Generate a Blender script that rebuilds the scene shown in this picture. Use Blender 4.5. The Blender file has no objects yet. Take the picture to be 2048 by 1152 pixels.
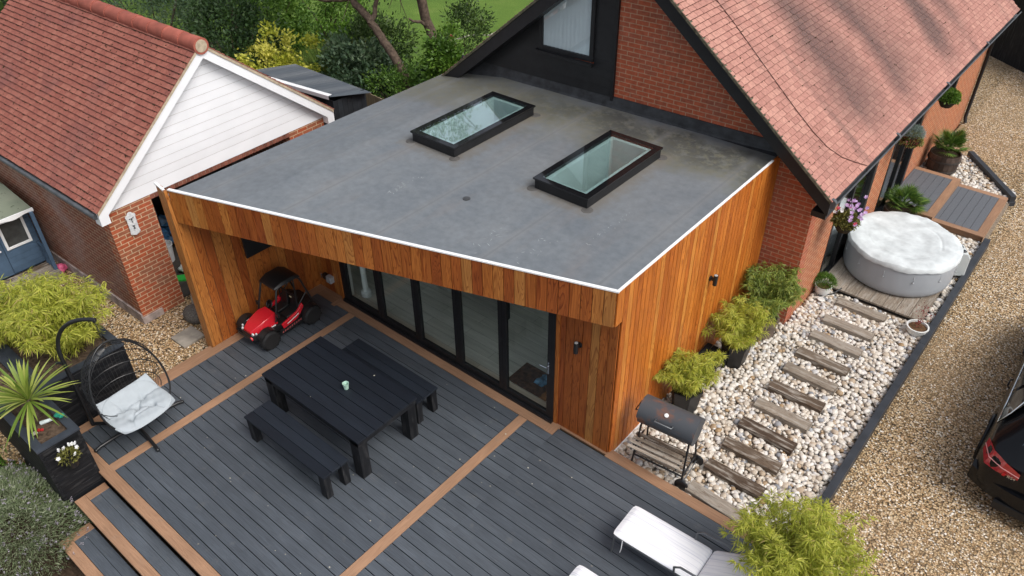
import bpy, math, random
import numpy as np
from mathutils import Vector, Matrix

random.seed(7)
RNG = np.random.default_rng(11)
S = bpy.context.scene
COL = S.collection

# ------------------------------------------------------------------ camera
def cam_axes(yaw, pitch, roll):
    cy, sy, cp, sp = math.cos(yaw), math.sin(yaw), math.cos(pitch), math.sin(pitch)
    f = Vector((sy*cp, cy*cp, -sp)); r = Vector((cy, -sy, 0)); u = r.cross(f)
    c, s = math.cos(roll), math.sin(roll)
    return r*c+u*s, u*c-r*s, f
cd = bpy.data.cameras.new('camera'); cam = bpy.data.objects.new('camera', cd); COL.objects.link(cam)
r_, u_, f_ = cam_axes(-0.70181, 0.64895, -0.01118)
cam.matrix_world = Matrix(((r_.x, u_.x, -f_.x, 0), (r_.y, u_.y, -f_.y, 0), (r_.z, u_.z, -f_.z, 8.45), (0, 0, 0, 1)))
cd.sensor_width = 36; cd.lens = 1565.05/2048*36; cd.clip_end = 1000; cd.clip_start = .1
S.camera = cam
S.render.resolution_x = 1024; S.render.resolution_y = 576

# ------------------------------------------------------------------ world, sun, exposure
SUN_EL, SUN_AZ = math.radians(52), math.radians(88)      # azimuth from +y towards +x
w = bpy.data.worlds.new("World"); S.world = w; w.use_nodes = True
wn = w.node_tree; wn.nodes.clear()
sky = wn.nodes.new('ShaderNodeTexSky'); sky.sky_type = 'NISHITA'; sky.sun_disc = False
sky.sun_elevation = SUN_EL; sky.sun_rotation = SUN_AZ; sky.air_density = 1.0; sky.dust_density = 4.0; sky.ozone_density = .6
hsv = wn.nodes.new('ShaderNodeHueSaturation'); hsv.inputs['Saturation'].default_value = .42
bg = wn.nodes.new('ShaderNodeBackground'); bg.inputs['Strength'].default_value = .15
wo = wn.nodes.new('ShaderNodeOutputWorld')
wn.links.new(sky.outputs[0], hsv.inputs['Color']); wn.links.new(hsv.outputs[0], bg.inputs[0]); wn.links.new(bg.outputs[0], wo.inputs[0])
sl = bpy.data.lights.new('sun', 'SUN'); sl.energy = 1.25; sl.angle = math.radians(32); sl.color = (1, .96, .9)
so = bpy.data.objects.new('sun', sl); COL.objects.link(so)
sd = Vector((math.sin(SUN_AZ)*math.cos(SUN_EL), math.cos(SUN_AZ)*math.cos(SUN_EL), math.sin(SUN_EL)))
so.rotation_euler = sd.to_track_quat('Z', 'Y').to_euler(); so.location = (10, 0, 20)
S.view_settings.view_transform = 'Standard'; S.view_settings.look = 'None'
S.view_settings.exposure = 0.40; S.view_settings.gamma = 1
S.render.engine = 'CYCLES'
S.cycles.max_bounces = 8; S.cycles.transparent_max_bounces = 24

# ------------------------------------------------------------------ materials
class NT:
    def __init__(s, name):
        s.m = bpy.data.materials.new(name); s.m.use_nodes = True; s.t = s.m.node_tree; s.t.nodes.clear()
        s.out = s.n('OutputMaterial'); s.b = s.n('BsdfPrincipled'); s.l(s.b, s.out)
    def n(s, t, **k):
        x = s.t.nodes.new('ShaderNode'+t)
        for a, v in k.items():
            if hasattr(x, a): setattr(x, a, v)
        return x
    def l(s, a, b, i=0):
        if not hasattr(a, 'links'): a = a.outputs[0]
        if not hasattr(b, 'links'): b = b.inputs[i]
        s.t.links.new(a, b)
    def inp(s, x, k, v):
        if hasattr(v, 'outputs') or hasattr(v, 'links'): s.l(v, x.inputs[k])
        else: x.inputs[k].default_value = v
    def rgb(s, c): x = s.n('RGB'); x.outputs[0].default_value = (*c, 1); return x
    def attr(s): x = s.n('Attribute', attribute_name='rnd'); return x.outputs['Fac']
    def uv(s): return s.n('UVMap').outputs[0]
    def obj(s): return s.n('TexCoord').outputs['Object']
    def map(s, v, sc=(1, 1, 1), loc=(0, 0, 0), rot=(0, 0, 0)):
        x = s.n('Mapping'); s.l(v, x.inputs[0]); x.inputs['Scale'].default_value = sc
        x.inputs['Location'].default_value = loc; x.inputs['Rotation'].default_value = rot; return x.outputs[0]
    def noise(s, v, sc, det=3, rough=.55, dist=0):
        x = s.n('TexNoise'); s.l(v, x.inputs['Vector']); x.inputs['Scale'].default_value = sc
        x.inputs['Detail'].default_value = det; x.inputs['Roughness'].default_value = rough
        x.inputs['Distortion'].default_value = dist; return x.outputs[0]
    def ramp(s, f, stops, mode='LINEAR'):
        x = s.n('ValToRGB'); s.l(f, x.inputs[0]); cr = x.color_ramp; cr.interpolation = mode
        while len(cr.elements) < len(stops): cr.elements.new(.5)
        for e, (p, c) in zip(cr.elements, stops):
            e.position = p; e.color = (*c, 1) if not isinstance(c, (int, float)) else (c, c, c, 1)
        return x.outputs[0]
    def mix(s, f, a, b, mode='MIX'):
        x = s.n('MixRGB', blend_type=mode)
        s.inp(x, 0, f); s.inp(x, 1, a if not isinstance(a, tuple) else (*a, 1)); s.inp(x, 2, b if not isinstance(b, tuple) else (*b, 1)); return x.outputs[0]
    def math(s, op, a, b=0, clamp=False):
        x = s.n('Math', operation=op, use_clamp=clamp); s.inp(x, 0, a); s.inp(x, 1, b); return x.outputs[0]
    def bump(s, h, st=.3, d=.01):
        x = s.n('Bump'); x.inputs['Strength'].default_value = st; x.inputs['Distance'].default_value = d
        s.l(h, x.inputs['Height']); s.l(x.outputs[0], s.b.inputs['Normal']); return x
    def fin(s, col=None, rough=.7, spec=.5, metal=0):
        if col is not None: s.inp(s.b, 'Base Color', col if not isinstance(col, tuple) else (*col, 1))
        s.inp(s.b, 'Roughness', rough); s.b.inputs['Specular IOR Level'].default_value = spec; s.inp(s.b, 'Metallic', metal)
        return s.m

def m_plain(name, c, rough=.6, spec=.4, metal=0, var=.25, sc=6, bump=0, rnd=.0, coat=0):
    t = NT(name); v = t.obj()
    n = t.noise(v, sc, 4); f = t.ramp(n, [(.3, 1-var), (.7, 1+var*.6)])
    col = t.mix(1, c, f, 'MULTIPLY')
    if rnd: col = t.mix(1, col, t.ramp(t.attr(), [(0, 1-rnd), (1, 1+rnd)]), 'MULTIPLY')
    if bump: t.bump(t.noise(v, sc*8, 3), bump, .005)
    if coat: t.b.inputs['Coat Weight'].default_value = coat
    return t.fin(col, rough, spec, metal)

def m_brick(name, c1, c2, mort, stain=(.3, .2, .18), amt=.35, rot=0):
    t = NT(name); uv = t.uv()
    b = t.n('TexBrick'); t.l(uv, b.inputs['Vector']); b.offset = .5
    b.inputs['Color1'].default_value = (*c1, 1); b.inputs['Color2'].default_value = (*c2, 1); b.inputs['Mortar'].default_value = (*mort, 1)
    for k, v in (('Scale', 1), ('Mortar Size', .0075), ('Mortar Smooth', .15), ('Bias', -.35), ('Brick Width', .225), ('Row Height', .075)): b.inputs[k].default_value = v
    n = t.noise(uv, 1.1, 4); n2 = t.noise(uv, 14, 4)
    col = t.mix(t.math('MULTIPLY', t.ramp(n, [(.45, 0), (.75, 1)]), amt), b.outputs['Color'], stain)
    col = t.mix(1, col, t.ramp(n2, [(.25, .72), (.75, 1.22)]), 'MULTIPLY')
    h = t.math('SUBTRACT', t.math('MULTIPLY', n2, .3), b.outputs['Fac']); t.bump(h, .6, .008)
    return t.fin(col, .85, .25)

def m_wood(name, stops, grain=.5, line=.45, rough=.5, spec=.4, ring=5, su=.55, sv=7, wear=None):
    """per-board tone from the rnd attribute, cathedral grain from contours of stretched noise"""
    t = NT(name); uv = t.uv(); a = t.attr()
    off = t.n('CombineXYZ'); t.l(t.math('MULTIPLY', a, 37), off.inputs[2])
    v = t.n('VectorMath', operation='ADD'); t.l(t.map(uv, (su, sv, 1)), v.inputs[0]); t.l(off, v.inputs[1])
    n = t.noise(v.outputs[0], 1.0, 2, .5, .6)
    saw = t.math('FRACT', t.math('MULTIPLY', n, ring*2))
    ln = t.ramp(saw, [(0, 0), (.55, .15), (.9, 1), (1, .1)])
    fine = t.noise(t.map(uv, (3, 130, 1)), 1.0, 3)
    col = t.ramp(a, stops)
    col = t.mix(t.math('MULTIPLY', ln, line), col, t.mix(1, col, (.42, .27, .2), 'MULTIPLY'))
    col = t.mix(grain, col, t.mix(1, col, t.ramp(fine, [(.3, .6), (.7, 1.3)]), 'MULTIPLY'))
    big = t.noise(t.map(uv, (.8, 2, 1)), 1.6, 3)
    col = t.mix(.5, col, t.mix(1, col, t.ramp(big, [(.3, .7), (.7, 1.25)]), 'MULTIPLY'))
    if name.startswith('deck'):
        ob = t.obj(); dn = t.noise(ob, .55, 5, .62); d2 = t.noise(ob, 5, 4, .7)
        col = t.mix(.55, col, t.mix(1, col, t.ramp(dn, [(.3, .72), (.7, 1.3)]), 'MULTIPLY'))
        col = t.mix(t.math('MULTIPLY', t.ramp(d2, [(.58, 0), (.75, 1)]), .22), col, (.20, .19, .17))
    if wear: col = t.mix(t.ramp(t.noise(t.map(uv, (2, 12, 1)), 1.5, 5), [(.5, 0), (.66, 1)]), col, wear)
    t.bump(t.math('ADD', ln, fine), .25, .003)
    return t.fin(col, rough, spec)

def m_gravel(name, scale, stops, big=.25, tint=(.16, .12, .08)):
    t = NT(name); v = t.obj()
    nv = t.n('VectorMath', operation='ADD'); t.l(v, nv.inputs[0])
    ds = t.n('TexNoise'); t.l(v, ds.inputs['Vector']); ds.inputs['Scale'].default_value = scale*.7
    dm = t.n('VectorMath', operation='SCALE'); t.l(ds.outputs['Color'], dm.inputs[0]); dm.inputs['Scale'].default_value = .5/scale; t.l(dm.outputs[0], nv.inputs[1])
    vo = t.n('TexVoronoi'); t.l(nv.outputs[0], vo.inputs['Vector']); vo.inputs['Scale'].default_value = scale
    sep = t.n('SeparateColor'); t.l(vo.outputs['Color'], sep.inputs[0])
    col = t.ramp(sep.outputs[0], stops)
    col = t.mix(t.ramp(vo.outputs['Distance'], [(.42, 0), (.72, 1)]), col, (.05, .035, .02))
    n = t.noise(v, .6, 5, .6)
    col = t.mix(t.math('MULTIPLY', t.ramp(n, [(.42, 0), (.7, 1)]), big*2), col, t.mix(1, col, tint, 'MULTIPLY') if False else tint)
    h = t.math('ADD', t.math('SUBTRACT', 1, vo.outputs['Distance']), sep.outputs[1])
    t.bump(h, 1.0, .02)
    return t.fin(col, .8, .3)

def m_leaf(name, stops, rough=.5, trans=.25, spec=.35):
    t = NT(name); col = t.ramp(t.attr(), stops)
    m = t.fin(col, rough, spec)
    if trans:
        tr = t.n('BsdfTranslucent'); t.l(t.mix(1, col, (1.0, 1.15, .6), 'MULTIPLY'), tr.inputs[0])
        mx = t.n('MixShader'); mx.inputs[0].default_value = trans; t.l(t.b, mx, 1); t.l(tr, mx, 2); t.l(mx, t.out)
    return m

def m_glass(name, tint=(.75, .85, .83), rough=.02, refl=1.0, base=.05):
    t = NT(name); g = t.n('BsdfGlossy'); g.inputs['Roughness'].default_value = rough; g.inputs['Color'].default_value = (.95, .98, 1, 1)
    tr = t.n('BsdfTransparent'); tr.inputs[0].default_value = (*tint, 1)
    lw = t.n('LayerWeight'); lw.inputs[0].default_value = .5      # facing term: the same from both sides of a pane
    f = t.math('ADD', t.math('MULTIPLY', t.math('POWER', lw.outputs['Facing'], 4), refl*.8), base, True)
    mx = t.n('MixShader'); t.l(f, mx.inputs[0]); t.l(tr, mx, 1); t.l(g, mx, 2); t.l(mx, t.out)
    return t.m

def m_tiles(name, stops, dark, streak_f, moss=True, smask=(.5, .68), amount=.75, bands=None):
    t = NT(name); uv = t.uv(); a = t.attr()
    col = t.ramp(a, stops)
    n = t.noise(t.map(uv, (1, 1, 1)), 22, 4)
    col = t.mix(1, col, t.ramp(n, [(.3, .8), (.7, 1.15)]), 'MULTIPLY')
    st = t.noise(t.map(uv, streak_f), 1.0, 5, .62)
    big = t.noise(uv, .28, 2)
    stm = t.math('MULTIPLY', t.ramp(st, [(smask[0], 0), (smask[1], 1)]), t.ramp(big, [(.40, .1), (.55, 1)]))
    if bands:
        sx = t.n('SeparateXYZ'); t.l(uv, sx.inputs[0])
        wob = t.math('MULTIPLY', t.math('SUBTRACT', t.noise(t.map(uv, (.6, .5, 1)), 1, 4), .5), 1.1)
        u = t.math('DIVIDE', t.math('SUBTRACT', t.math('ADD', sx.outputs[0], wob), bands[0]), bands[1]-bands[0])
        bm = t.ramp(u, bands[2]); vv = t.ramp(t.math('DIVIDE', t.math('SUBTRACT', t.math('ADD', sx.outputs[1], wob), 3.7), 5.0), [(0, 0), (.16, .9), (.5, 1), (.8, .55), (1, .3)])
        rag = t.ramp(t.noise(t.map(uv, (3.2, 1.3, 1)), 1, 5, .65), [(.20, .3), (.40, 1)])
        stm = t.math('MAXIMUM', t.math('MULTIPLY', stm, .55), t.math('MULTIPLY', t.math('MULTIPLY', bm, vv), rag))
    sp = t.noise(uv, 60, 2)
    stm = t.math('MULTIPLY', stm, t.ramp(sp, [(.3, .55), (.6, 1)]))
    col = t.mix(t.math('MULTIPLY', stm, amount), col, dark)
    t.bump(n, .25, .004)
    return t.fin(col, .78, .3)

MT = {}
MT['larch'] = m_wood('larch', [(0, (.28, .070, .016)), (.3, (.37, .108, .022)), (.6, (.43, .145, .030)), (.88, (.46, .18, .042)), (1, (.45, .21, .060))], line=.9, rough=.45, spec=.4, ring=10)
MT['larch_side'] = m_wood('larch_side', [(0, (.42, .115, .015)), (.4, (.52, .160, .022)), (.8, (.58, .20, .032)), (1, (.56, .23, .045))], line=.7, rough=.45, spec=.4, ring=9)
MT['deck'] = m_wood('deck_grey', [(0, (.062, .073, .088)), (1, (.080, .093, .110))], line=.12, grain=.7, rough=.55, spec=.4, su=.9, sv=10)
MT['deck_brown'] = m_wood('deck_brown', [(0, (.27, .155, .092)), (1, (.34, .20, .122))], line=.18, grain=.5, rough=.6, spec=.3, su=.9, sv=10)
MT['oldwood'] = m_wood('old_wood', [(0, (.09, .065, .048)), (.35, (.15, .115, .085)), (.7, (.27, .235, .19)), (1, (.36, .32, .27))], line=.7, grain=.9, rough=.9, spec=.15, ring=9, su=1.2, sv=16, wear=(.34, .31, .27))
MT['fencewood'] = m_wood('fence_wood', [(0, (.20, .15, .10)), (1, (.30, .24, .17))], line=.35, rough=.85, spec=.2)
MT['blackwood'] = m_wood('black_wood', [(0, (.006, .007, .009)), (1, (.012, .013, .016))], line=.3, grain=.6, rough=.6, spec=.25, wear=(.03, .03, .032))
MT['tabletop'] = m_wood('table_wood', [(0, (.008, .011, .017)), (1, (.015, .020, .029))], line=.2, grain=.5, rough=.5, spec=.3)
MT['brick'] = m_brick('brick_red', (.40, .095, .045), (.27, .085, .05), (.42, .25, .16), amt=.2)
MT['brick_side'] = m_brick('brick_orange', (.40, .125, .055), (.30, .10, .05), (.50, .33, .20), amt=.15)
MT['brick_g'] = m_brick('brick_garage', (.40, .095, .04), (.24, .12, .07), (.55, .40, .26), amt=.15)
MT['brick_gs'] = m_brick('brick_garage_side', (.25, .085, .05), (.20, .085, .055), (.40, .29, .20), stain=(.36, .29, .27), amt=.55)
MT['white'] = m_plain('white_paint', (.80, .81, .82), .45, .4, var=.06, sc=3)
MT['black'] = m_plain('black_paint', (.011, .0115, .0135), .45, .4, var=.3, sc=8)
MT['black_m'] = m_plain('black_metal', (.012, .013, .015), .35, .5, var=.2)
MT['grey_m'] = m_plain('grey_metal', (.16, .17, .18), .4, .5, .6, var=.2)
MT['gutter'] = m_plain('gutter_plastic', (.085, .092, .10), .4, .5, var=.4, sc=9)
MT['chrome'] = m_plain('chrome', (.7, .72, .75), .15, .5, 1, var=.05)
MT['mortar'] = m_plain('verge_mortar', (.45, .37, .27), .9, .2, var=.3, sc=14, bump=.4)
MT['tiles'] = m_tiles('house_tiles', [(0, (.36, .172, .138)), (.5, (.41, .202, .162)), (1, (.46, .24, .19))], (.055, .043, .042), (1.5, .20, 1), smask=(.50, .64), amount=1.0, bands=(11, 21, [(0, 0), (.10, .05), (.155, .95), (.23, .6), (.28, .15), (.34, .95), (.42, .35), (.50, .15), (.55, 1), (.585, 1), (.63, .3), (.68, .8), (.74, .1), (1, .1)]))
MT['tiles_g'] = m_tiles('garage_tiles', [(0, (.25, .082, .060)), (.5, (.285, .098, .071)), (1, (.325, .122, .088))], (.085, .05, .06), (.9, .8, 1), smask=(.5, .75), amount=.6)
MT['tile_edge_shade'] = m_plain('tile_edge_shade', (.085, .04, .032), .9, .1, var=.4, sc=12)  # dark brown that paints in the shadow lines between tile courses
MT['ridge'] = m_plain('ridge_tile', (.34, .10, .07), .75, .3, var=.3, sc=5, rnd=.15, bump=.3)
MT['moss'] = m_plain('moss', (.055, .04, .022), .95, .1, var=.4, sc=20, rnd=.3)
MT['glass'] = m_glass('glass_door', (.97, 1, .98), base=.03)
MT['glass_sky'] = m_glass('glass_skylight', (.86, .95, .94), base=.22)
MT['glass_dark'] = m_glass('glass_window', (.85, .9, .9), base=.12, refl=1.2)
MT['pebble'] = m_leaf('pebble', [(0, (.30, .19, .09)), (.04, (.40, .31, .22)), (.2, (.52, .46, .385)), (.5, (.61, .565, .50)), (.82, (.69, .655, .605)), (.95, (.42, .42, .43)), (1, (.20, .21, .23))], .6, 0, .35)
MT['soil'] = m_plain('soil', (.055, .038, .026), .95, .1, var=.5, sc=25, bump=1)
MT['gravel'] = m_gravel('gravel_drive', 34, [(0, (.16, .10, .05)), (.2, (.31, .20, .095)), (.5, (.48, .33, .175)), (.8, (.62, .48, .30)), (.95, (.72, .63, .50)), (1, (.85, .80, .72))], .32, (.27, .19, .11))
MT['gravel2'] = m_gravel('gravel_yard', 30, [(0, (.15, .09, .05)), (.25, (.32, .19, .085)), (.55, (.50, .33, .16)), (.85, (.62, .47, .28)), (1, (.78, .68, .52))], .15, (.22, .17, .09))
MT['concrete'] = m_plain('concrete', (.30, .27, .23), .9, .2, var=.35, sc=5, bump=.5)
MT['larch_trim'] = MT['larch']

def m_membrane():
    t = NT('roof_membrane'); v = t.obj(); sx = t.n('SeparateXYZ'); t.l(v, sx.inputs[0])
    n1 = t.noise(v, 1.3, 6, .62); n2 = t.noise(v, 9, 5, .65); n3 = t.noise(t.map(v, (2.2, .5, 1)), 1.0, 4, .6)
    col = t.ramp(n1, [(.3, (.122, .138, .155)), (.5, (.145, .161, .176)), (.72, (.168, .182, .194))])
    col = t.mix(1, col, t.ramp(n2, [(.3, .86), (.7, 1.13)]), 'MULTIPLY')
    col = t.mix(t.math('MULTIPLY', t.ramp(n3, [(.55, 0), (.75, 1)]), .28), col, (.20, .165, .145))
    wm = t.ramp(t.math('ADD', t.math('MULTIPLY', t.math('SUBTRACT', sx.outputs[1], 6.2), .3), t.math('MULTIPLY', t.math('SUBTRACT', n1, .5), 1.2)), [(.15, 0), (.6, 1)])
    col = t.mix(t.math('MULTIPLY', wm, .1), col, (.165, .148, .135))
    # distance to the house wall (house wall is y = 10.70 + .056 (x + 3.72))
    d = t.math('SUBTRACT', t.math('ADD', 10.70, t.math('MULTIPLY', t.math('ADD', sx.outputs[0], 3.72), .056)), sx.outputs[1])
    dn = t.math('ADD', d, t.math('MULTIPLY', t.math('SUBTRACT', n1, .5), 1.6))
    dn2 = t.math('MULTIPLY', dn, .62)
    algae = t.math('MULTIPLY', t.ramp(dn2, [(0, .1), (.12, .5), (.38, 1), (.75, .8), (1, 0)]), t.ramp(n2, [(.35, .45), (.6, 1)]))
    col = t.mix(t.math('MULTIPLY', algae, .72), col, (.125, .112, .058))
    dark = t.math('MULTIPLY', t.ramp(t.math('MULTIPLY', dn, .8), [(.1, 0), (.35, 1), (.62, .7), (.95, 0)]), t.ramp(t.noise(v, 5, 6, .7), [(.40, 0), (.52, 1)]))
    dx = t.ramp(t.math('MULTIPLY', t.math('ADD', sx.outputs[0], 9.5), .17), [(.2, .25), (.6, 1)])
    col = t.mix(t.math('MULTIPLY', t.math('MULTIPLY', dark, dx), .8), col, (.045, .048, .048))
    # lapped seams every 1.4 m
    for ax, pitch, off in ((0, 1.42, .3),):
        q = t.math('FRACT', t.math('DIVIDE', t.math('ADD', sx.outputs[ax], 20+off), pitch))
        seam = t.math('LESS_THAN', t.math('ABSOLUTE', t.math('SUBTRACT', q, .5)), .012)
        soft = t.ramp(t.math('ABSOLUTE', t.math('SUBTRACT', q, .5)), [(0, 1), (.075, .0)])
        col = t.mix(t.math('MULTIPLY', soft, .32), col, (.215, .21, .205))
        col = t.mix(t.math('MULTIPLY', seam, .3), col, (.09, .10, .11))
    # brown ring of dirt round each roof window, pinkish streaks
    for cx, cy in ((-7.9, 8.46), (-5.51, 8.5)):
        ex = t.math('SUBTRACT', t.math('ABSOLUTE', t.math('SUBTRACT', sx.outputs[0], cx)), .47)
        ey = t.math('SUBTRACT', t.math('ABSOLUTE', t.math('SUBTRACT', sx.outputs[1], cy)), .97)
        e = t.math('ADD', t.math('MAXIMUM', ex, ey), t.math('MULTIPLY', t.math('SUBTRACT', n2, .5), .35))
        col = t.mix(t.math('MULTIPLY', t.ramp(e, [(0, 1), (.22, 0)]), .5), col, (.17, .14, .10))
    t.bump(n2, .2, .004)
    return t.fin(col, .62, .4)
MT['membrane'] = m_membrane()

def m_grass():
    t = NT('lawn_grass'); v = t.obj()
    n = t.noise(v, .5, 5, .6); n2 = t.noise(v, 40, 3, .7)
    col = t.ramp(n, [(.3, (.07, .13, .022)), (.55, (.11, .19, .03)), (.75, (.16, .22, .05))])
    col = t.mix(1, col, t.ramp(n2, [(.3, .6), (.7, 1.3)]), 'MULTIPLY'); t.bump(n2, .8, .03)
    return t.fin(col, .9, .2)
MT['grass'] = m_grass()

# ------------------------------------------------------------------ mesh helpers
WORLD0 = {}   # objects whose local origin is the world origin
class M:
    def __init__(s): s.v = []; s.f = []; s.uv = []; s.c = []; s.mi = []
    def face(s, idx, uv=None, c=.5, m=0): s.f.append(tuple(idx)); s.uv.append(uv); s.c.append(c); s.mi.append(m)
    def add(s, pts): b = len(s.v); s.v += [tuple(p) for p in pts]; return b
    def poly(s, pts, c=.5, m=0, uv=None): b = s.add(pts); s.face(range(b, b+len(pts)), uv, c, m)
    def box(s, x0, x1, y0, y1, z0, z1, c=None, grain=False, m=0, X=None):
        """axis box; X optional Matrix applied; grain maps u along the longest side"""
        if c is None: c = random.random()
        P = [Vector((x, y, z)) for z in (z0, z1) for y in (y0, y1) for x in (x0, x1)]
        Q = [X @ p for p in P] if X is not None else P
        b = s.add(Q); L = (abs(x1-x0), abs(y1-y0), abs(z1-z0)); la = L.index(max(L))
        ou, ov = random.random()*9, random.random()*9
        for f, ax in (((0, 2, 3, 1), 2), ((4, 5, 7, 6), 2), ((0, 1, 5, 4), 1), ((2, 6, 7, 3), 1), ((0, 4, 6, 2), 0), ((1, 3, 7, 5), 0)):
            uv = None
            if grain:
                a1 = la if la != ax else (ax+1) % 3; a2 = 3-ax-a1
                uv = [(P[i][a1]+ou, P[i][a2]+ov) for i in f]
            s.face([b+i for i in f], uv, c, m)
    def prism(s, poly, z0, z1, c=.5, m=0, axis='z', X=None, top=True, bot=True):
        """extrude a polygon (list of 2-tuples) along an axis"""
        def P(a, b, h):
            p = Vector((a, b, h)) if axis == 'z' else (Vector((h, a, b)) if axis == 'x' else Vector((a, h, b)))
            return X @ p if X is not None else p
        n = len(poly); b = s.add([P(a, q, z0) for a, q in poly]+[P(a, q, z1) for a, q in poly])
        if bot: s.face([b+i for i in reversed(range(n))], None, c, m)
        if top: s.face([b+n+i for i in range(n)], None, c, m)
        for i in range(n):
            j = (i+1) % n; s.face([b+i, b+j, b+n+j, b+n+i], None, c, m)
    def tube(s, pts, r, n=8, c=.5, m=0, cap=True, closed=False):
        pts = [Vector(p) for p in pts]; k = len(pts); rr = r if isinstance(r, (list, tuple)) else [r]*k
        up = None; b0 = len(s.v); ln = 0; ls = []
        for i, p in enumerate(pts):
            if closed: d = pts[(i+1) % k]-pts[i-1]
            else: d = pts[min(i+1, k-1)]-pts[max(i-1, 0)]
            d.normalize()
            if up is None: up = d.orthogonal().normalized()
            else: up = (up-d*up.dot(d)).normalized() if (up-d*up.dot(d)).length > 1e-5 else d.orthogonal().normalized()
            sd_ = d.cross(up); ls.append(ln); ln += (pts[(i+1) % k]-p).length
            s.add([p+(up*math.cos(a)+sd_*math.sin(a))*rr[i] for a in [2*math.pi*q/n for q in range(n)]])
        for i in range(k if closed else k-1):
            i2 = (i+1) % k
            for q in range(n):
                q2 = (q+1) % n
                s.face([b0+i*n+q, b0+i*n+q2, b0+i2*n+q2, b0+i2*n+q], [(ls[i], q/n*.3), (ls[i], (q+1)/n*.3), (ls[i]+.1, (q+1)/n*.3), (ls[i]+.1, q/n*.3)], c, m)
        if cap and not closed:
            s.face([b0+q for q in reversed(range(n))], None, c, m); s.face([b0+(k-1)*n+q for q in range(n)], None, c, m)
    def lathe(s, prof, n=24, c=.5, m=0, X=None, cx=0, cy=0, sq=None):
        """prof: list of (r, z) from bottom to top"""
        b = len(s.v)
        for r, z in prof:
            for q in range(n):
                a = 2*math.pi*q/n; p = Vector((cx+r*math.cos(a), cy+r*math.sin(a), z)); s.v.append(tuple(X @ p if X is not None else p))
        for i in range(len(prof)-1):
            for q in range(n):
                q2 = (q+1) % n; s.face([b+i*n+q, b+i*n+q2, b+(i+1)*n+q2, b+(i+1)*n+q], None, c, m)
        if prof[0][0] > 1e-4: s.face([b+q for q in reversed(range(n))], None, c, m)
        if prof[-1][0] > 1e-4: s.face([b+(len(prof)-1)*n+q for q in range(n)], None, c, m)
    def blob(s, p, r, c=None, sc=(1, 1, 1), jit=.15, m=0, rz=0):
        if c is None: c = random.random()
        b = len(s.v); R = Matrix.Rotation(rz, 3, 'Z')
        for vv in ICO_V:
            k = 1+random.uniform(-jit, jit); q = R @ Vector((vv[0]*sc[0], vv[1]*sc[1], vv[2]*sc[2])); s.v.append((p[0]+q.x*r*k, p[1]+q.y*r*k, p[2]+q.z*r*k))
        for f in ICO_F: s.face([b+i for i in f], [(0, 0)]*3, c, m)
    def build(s, name, mats, parent=None, smooth=False, bevel=0, local=False, autos=None, sub=0):
        me = bpy.data.meshes.new(name); me.from_pydata(s.v, [], s.f)
        if not isinstance(mats, (list, tuple)): mats = [mats]
        for k in mats: me.materials.append(MT[k] if isinstance(k, str) else k)
        uvl = me.uv_layers.new(name='UVMap'); a = me.attributes.new('rnd', 'FLOAT', 'FACE'); a.data.foreach_set('value', s.c)
        me.polygons.foreach_set('material_index', s.mi)
        flat = []
        Z = Vector((0, 0, 1))
        for p, uv in zip(me.polygons, s.uv):
            if uv is not None:
                for q in uv: flat += [q[0], q[1]]
            else:
                n = p.normal
                if abs(n.z) > .97:
                    for i in p.vertices: c_ = me.vertices[i].co; flat += [c_.x, c_.y]
                else:
                    tg = Z.cross(n).normalized(); bt = n.cross(tg)
                    for i in p.vertices: c_ = me.vertices[i].co; flat += [tg.dot(c_), bt.dot(c_)]
        uvl.data.foreach_set('uv', flat)
        if smooth: me.polygons.foreach_set('use_smooth', [True]*len(me.polygons))
        me.update()
        return link(name, me, parent, local, bevel, autos, sub)

def link(name, me, parent=None, local=False, bevel=0, autos=None, sub=0):
    o = bpy.data.objects.new(name, me); COL.objects.link(o)
    if parent is not None:
        o.parent = parent
        if not local and parent not in WORLD0: o.location = -parent.location
    if not local: WORLD0[o] = 1
    if sub:
        md = o.modifiers.new('sub', 'SUBSURF'); md.levels = sub; md.render_levels = sub
    if bevel:
        md = o.modifiers.new('bev', 'BEVEL'); md.width = bevel; md.segments = 2; md.limit_method = 'ANGLE'; md.angle_limit = math.radians(35)
    if autos:
        o.data.polygons.foreach_set('use_smooth', [True]*len(o.data.polygons))
        o.data.set_sharp_from_angle(angle=math.radians(autos))
    return o

def _ico():
    t = (1+5**.5)/2
    v = [(-1, t, 0), (1, t, 0), (-1, -t, 0), (1, -t, 0), (0, -1, t), (0, 1, t), (0, -1, -t), (0, 1, -t), (t, 0, -1), (t, 0, 1), (-t, 0, -1), (-t, 0, 1)]
    f = [(0, 11, 5), (0, 5, 1), (0, 1, 7), (0, 7, 10), (0, 10, 11), (1, 5, 9), (5, 11, 4), (11, 10, 2), (10, 7, 6), (7, 1, 8), (3, 9, 4), (3, 4, 2), (3, 2, 6), (3, 6, 8), (3, 8, 9), (4, 9, 5), (2, 4, 11), (6, 2, 10), (8, 6, 7), (9, 8, 1)]
    v = [Vector(x).normalized() for x in v]; cache = {}; nf = []
    def mid(a, b):
        k = (min(a, b), max(a, b))
        if k not in cache: v.append(((v[a]+v[b])/2).normalized()); cache[k] = len(v)-1
        return cache[k]
    for a, b, c in f:
        x, y, z = mid(a, b), mid(b, c), mid(c, a); nf += [(a, x, z), (b, y, x), (c, z, y), (x, y, z)]
    return [tuple(q) for q in v], f, nf
_v, ICO_F0, ICO_F1 = _ico(); ICO_V = _v[:12]; ICO_F = ICO_F0; ICO_V1 = np.array(_v)

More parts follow.
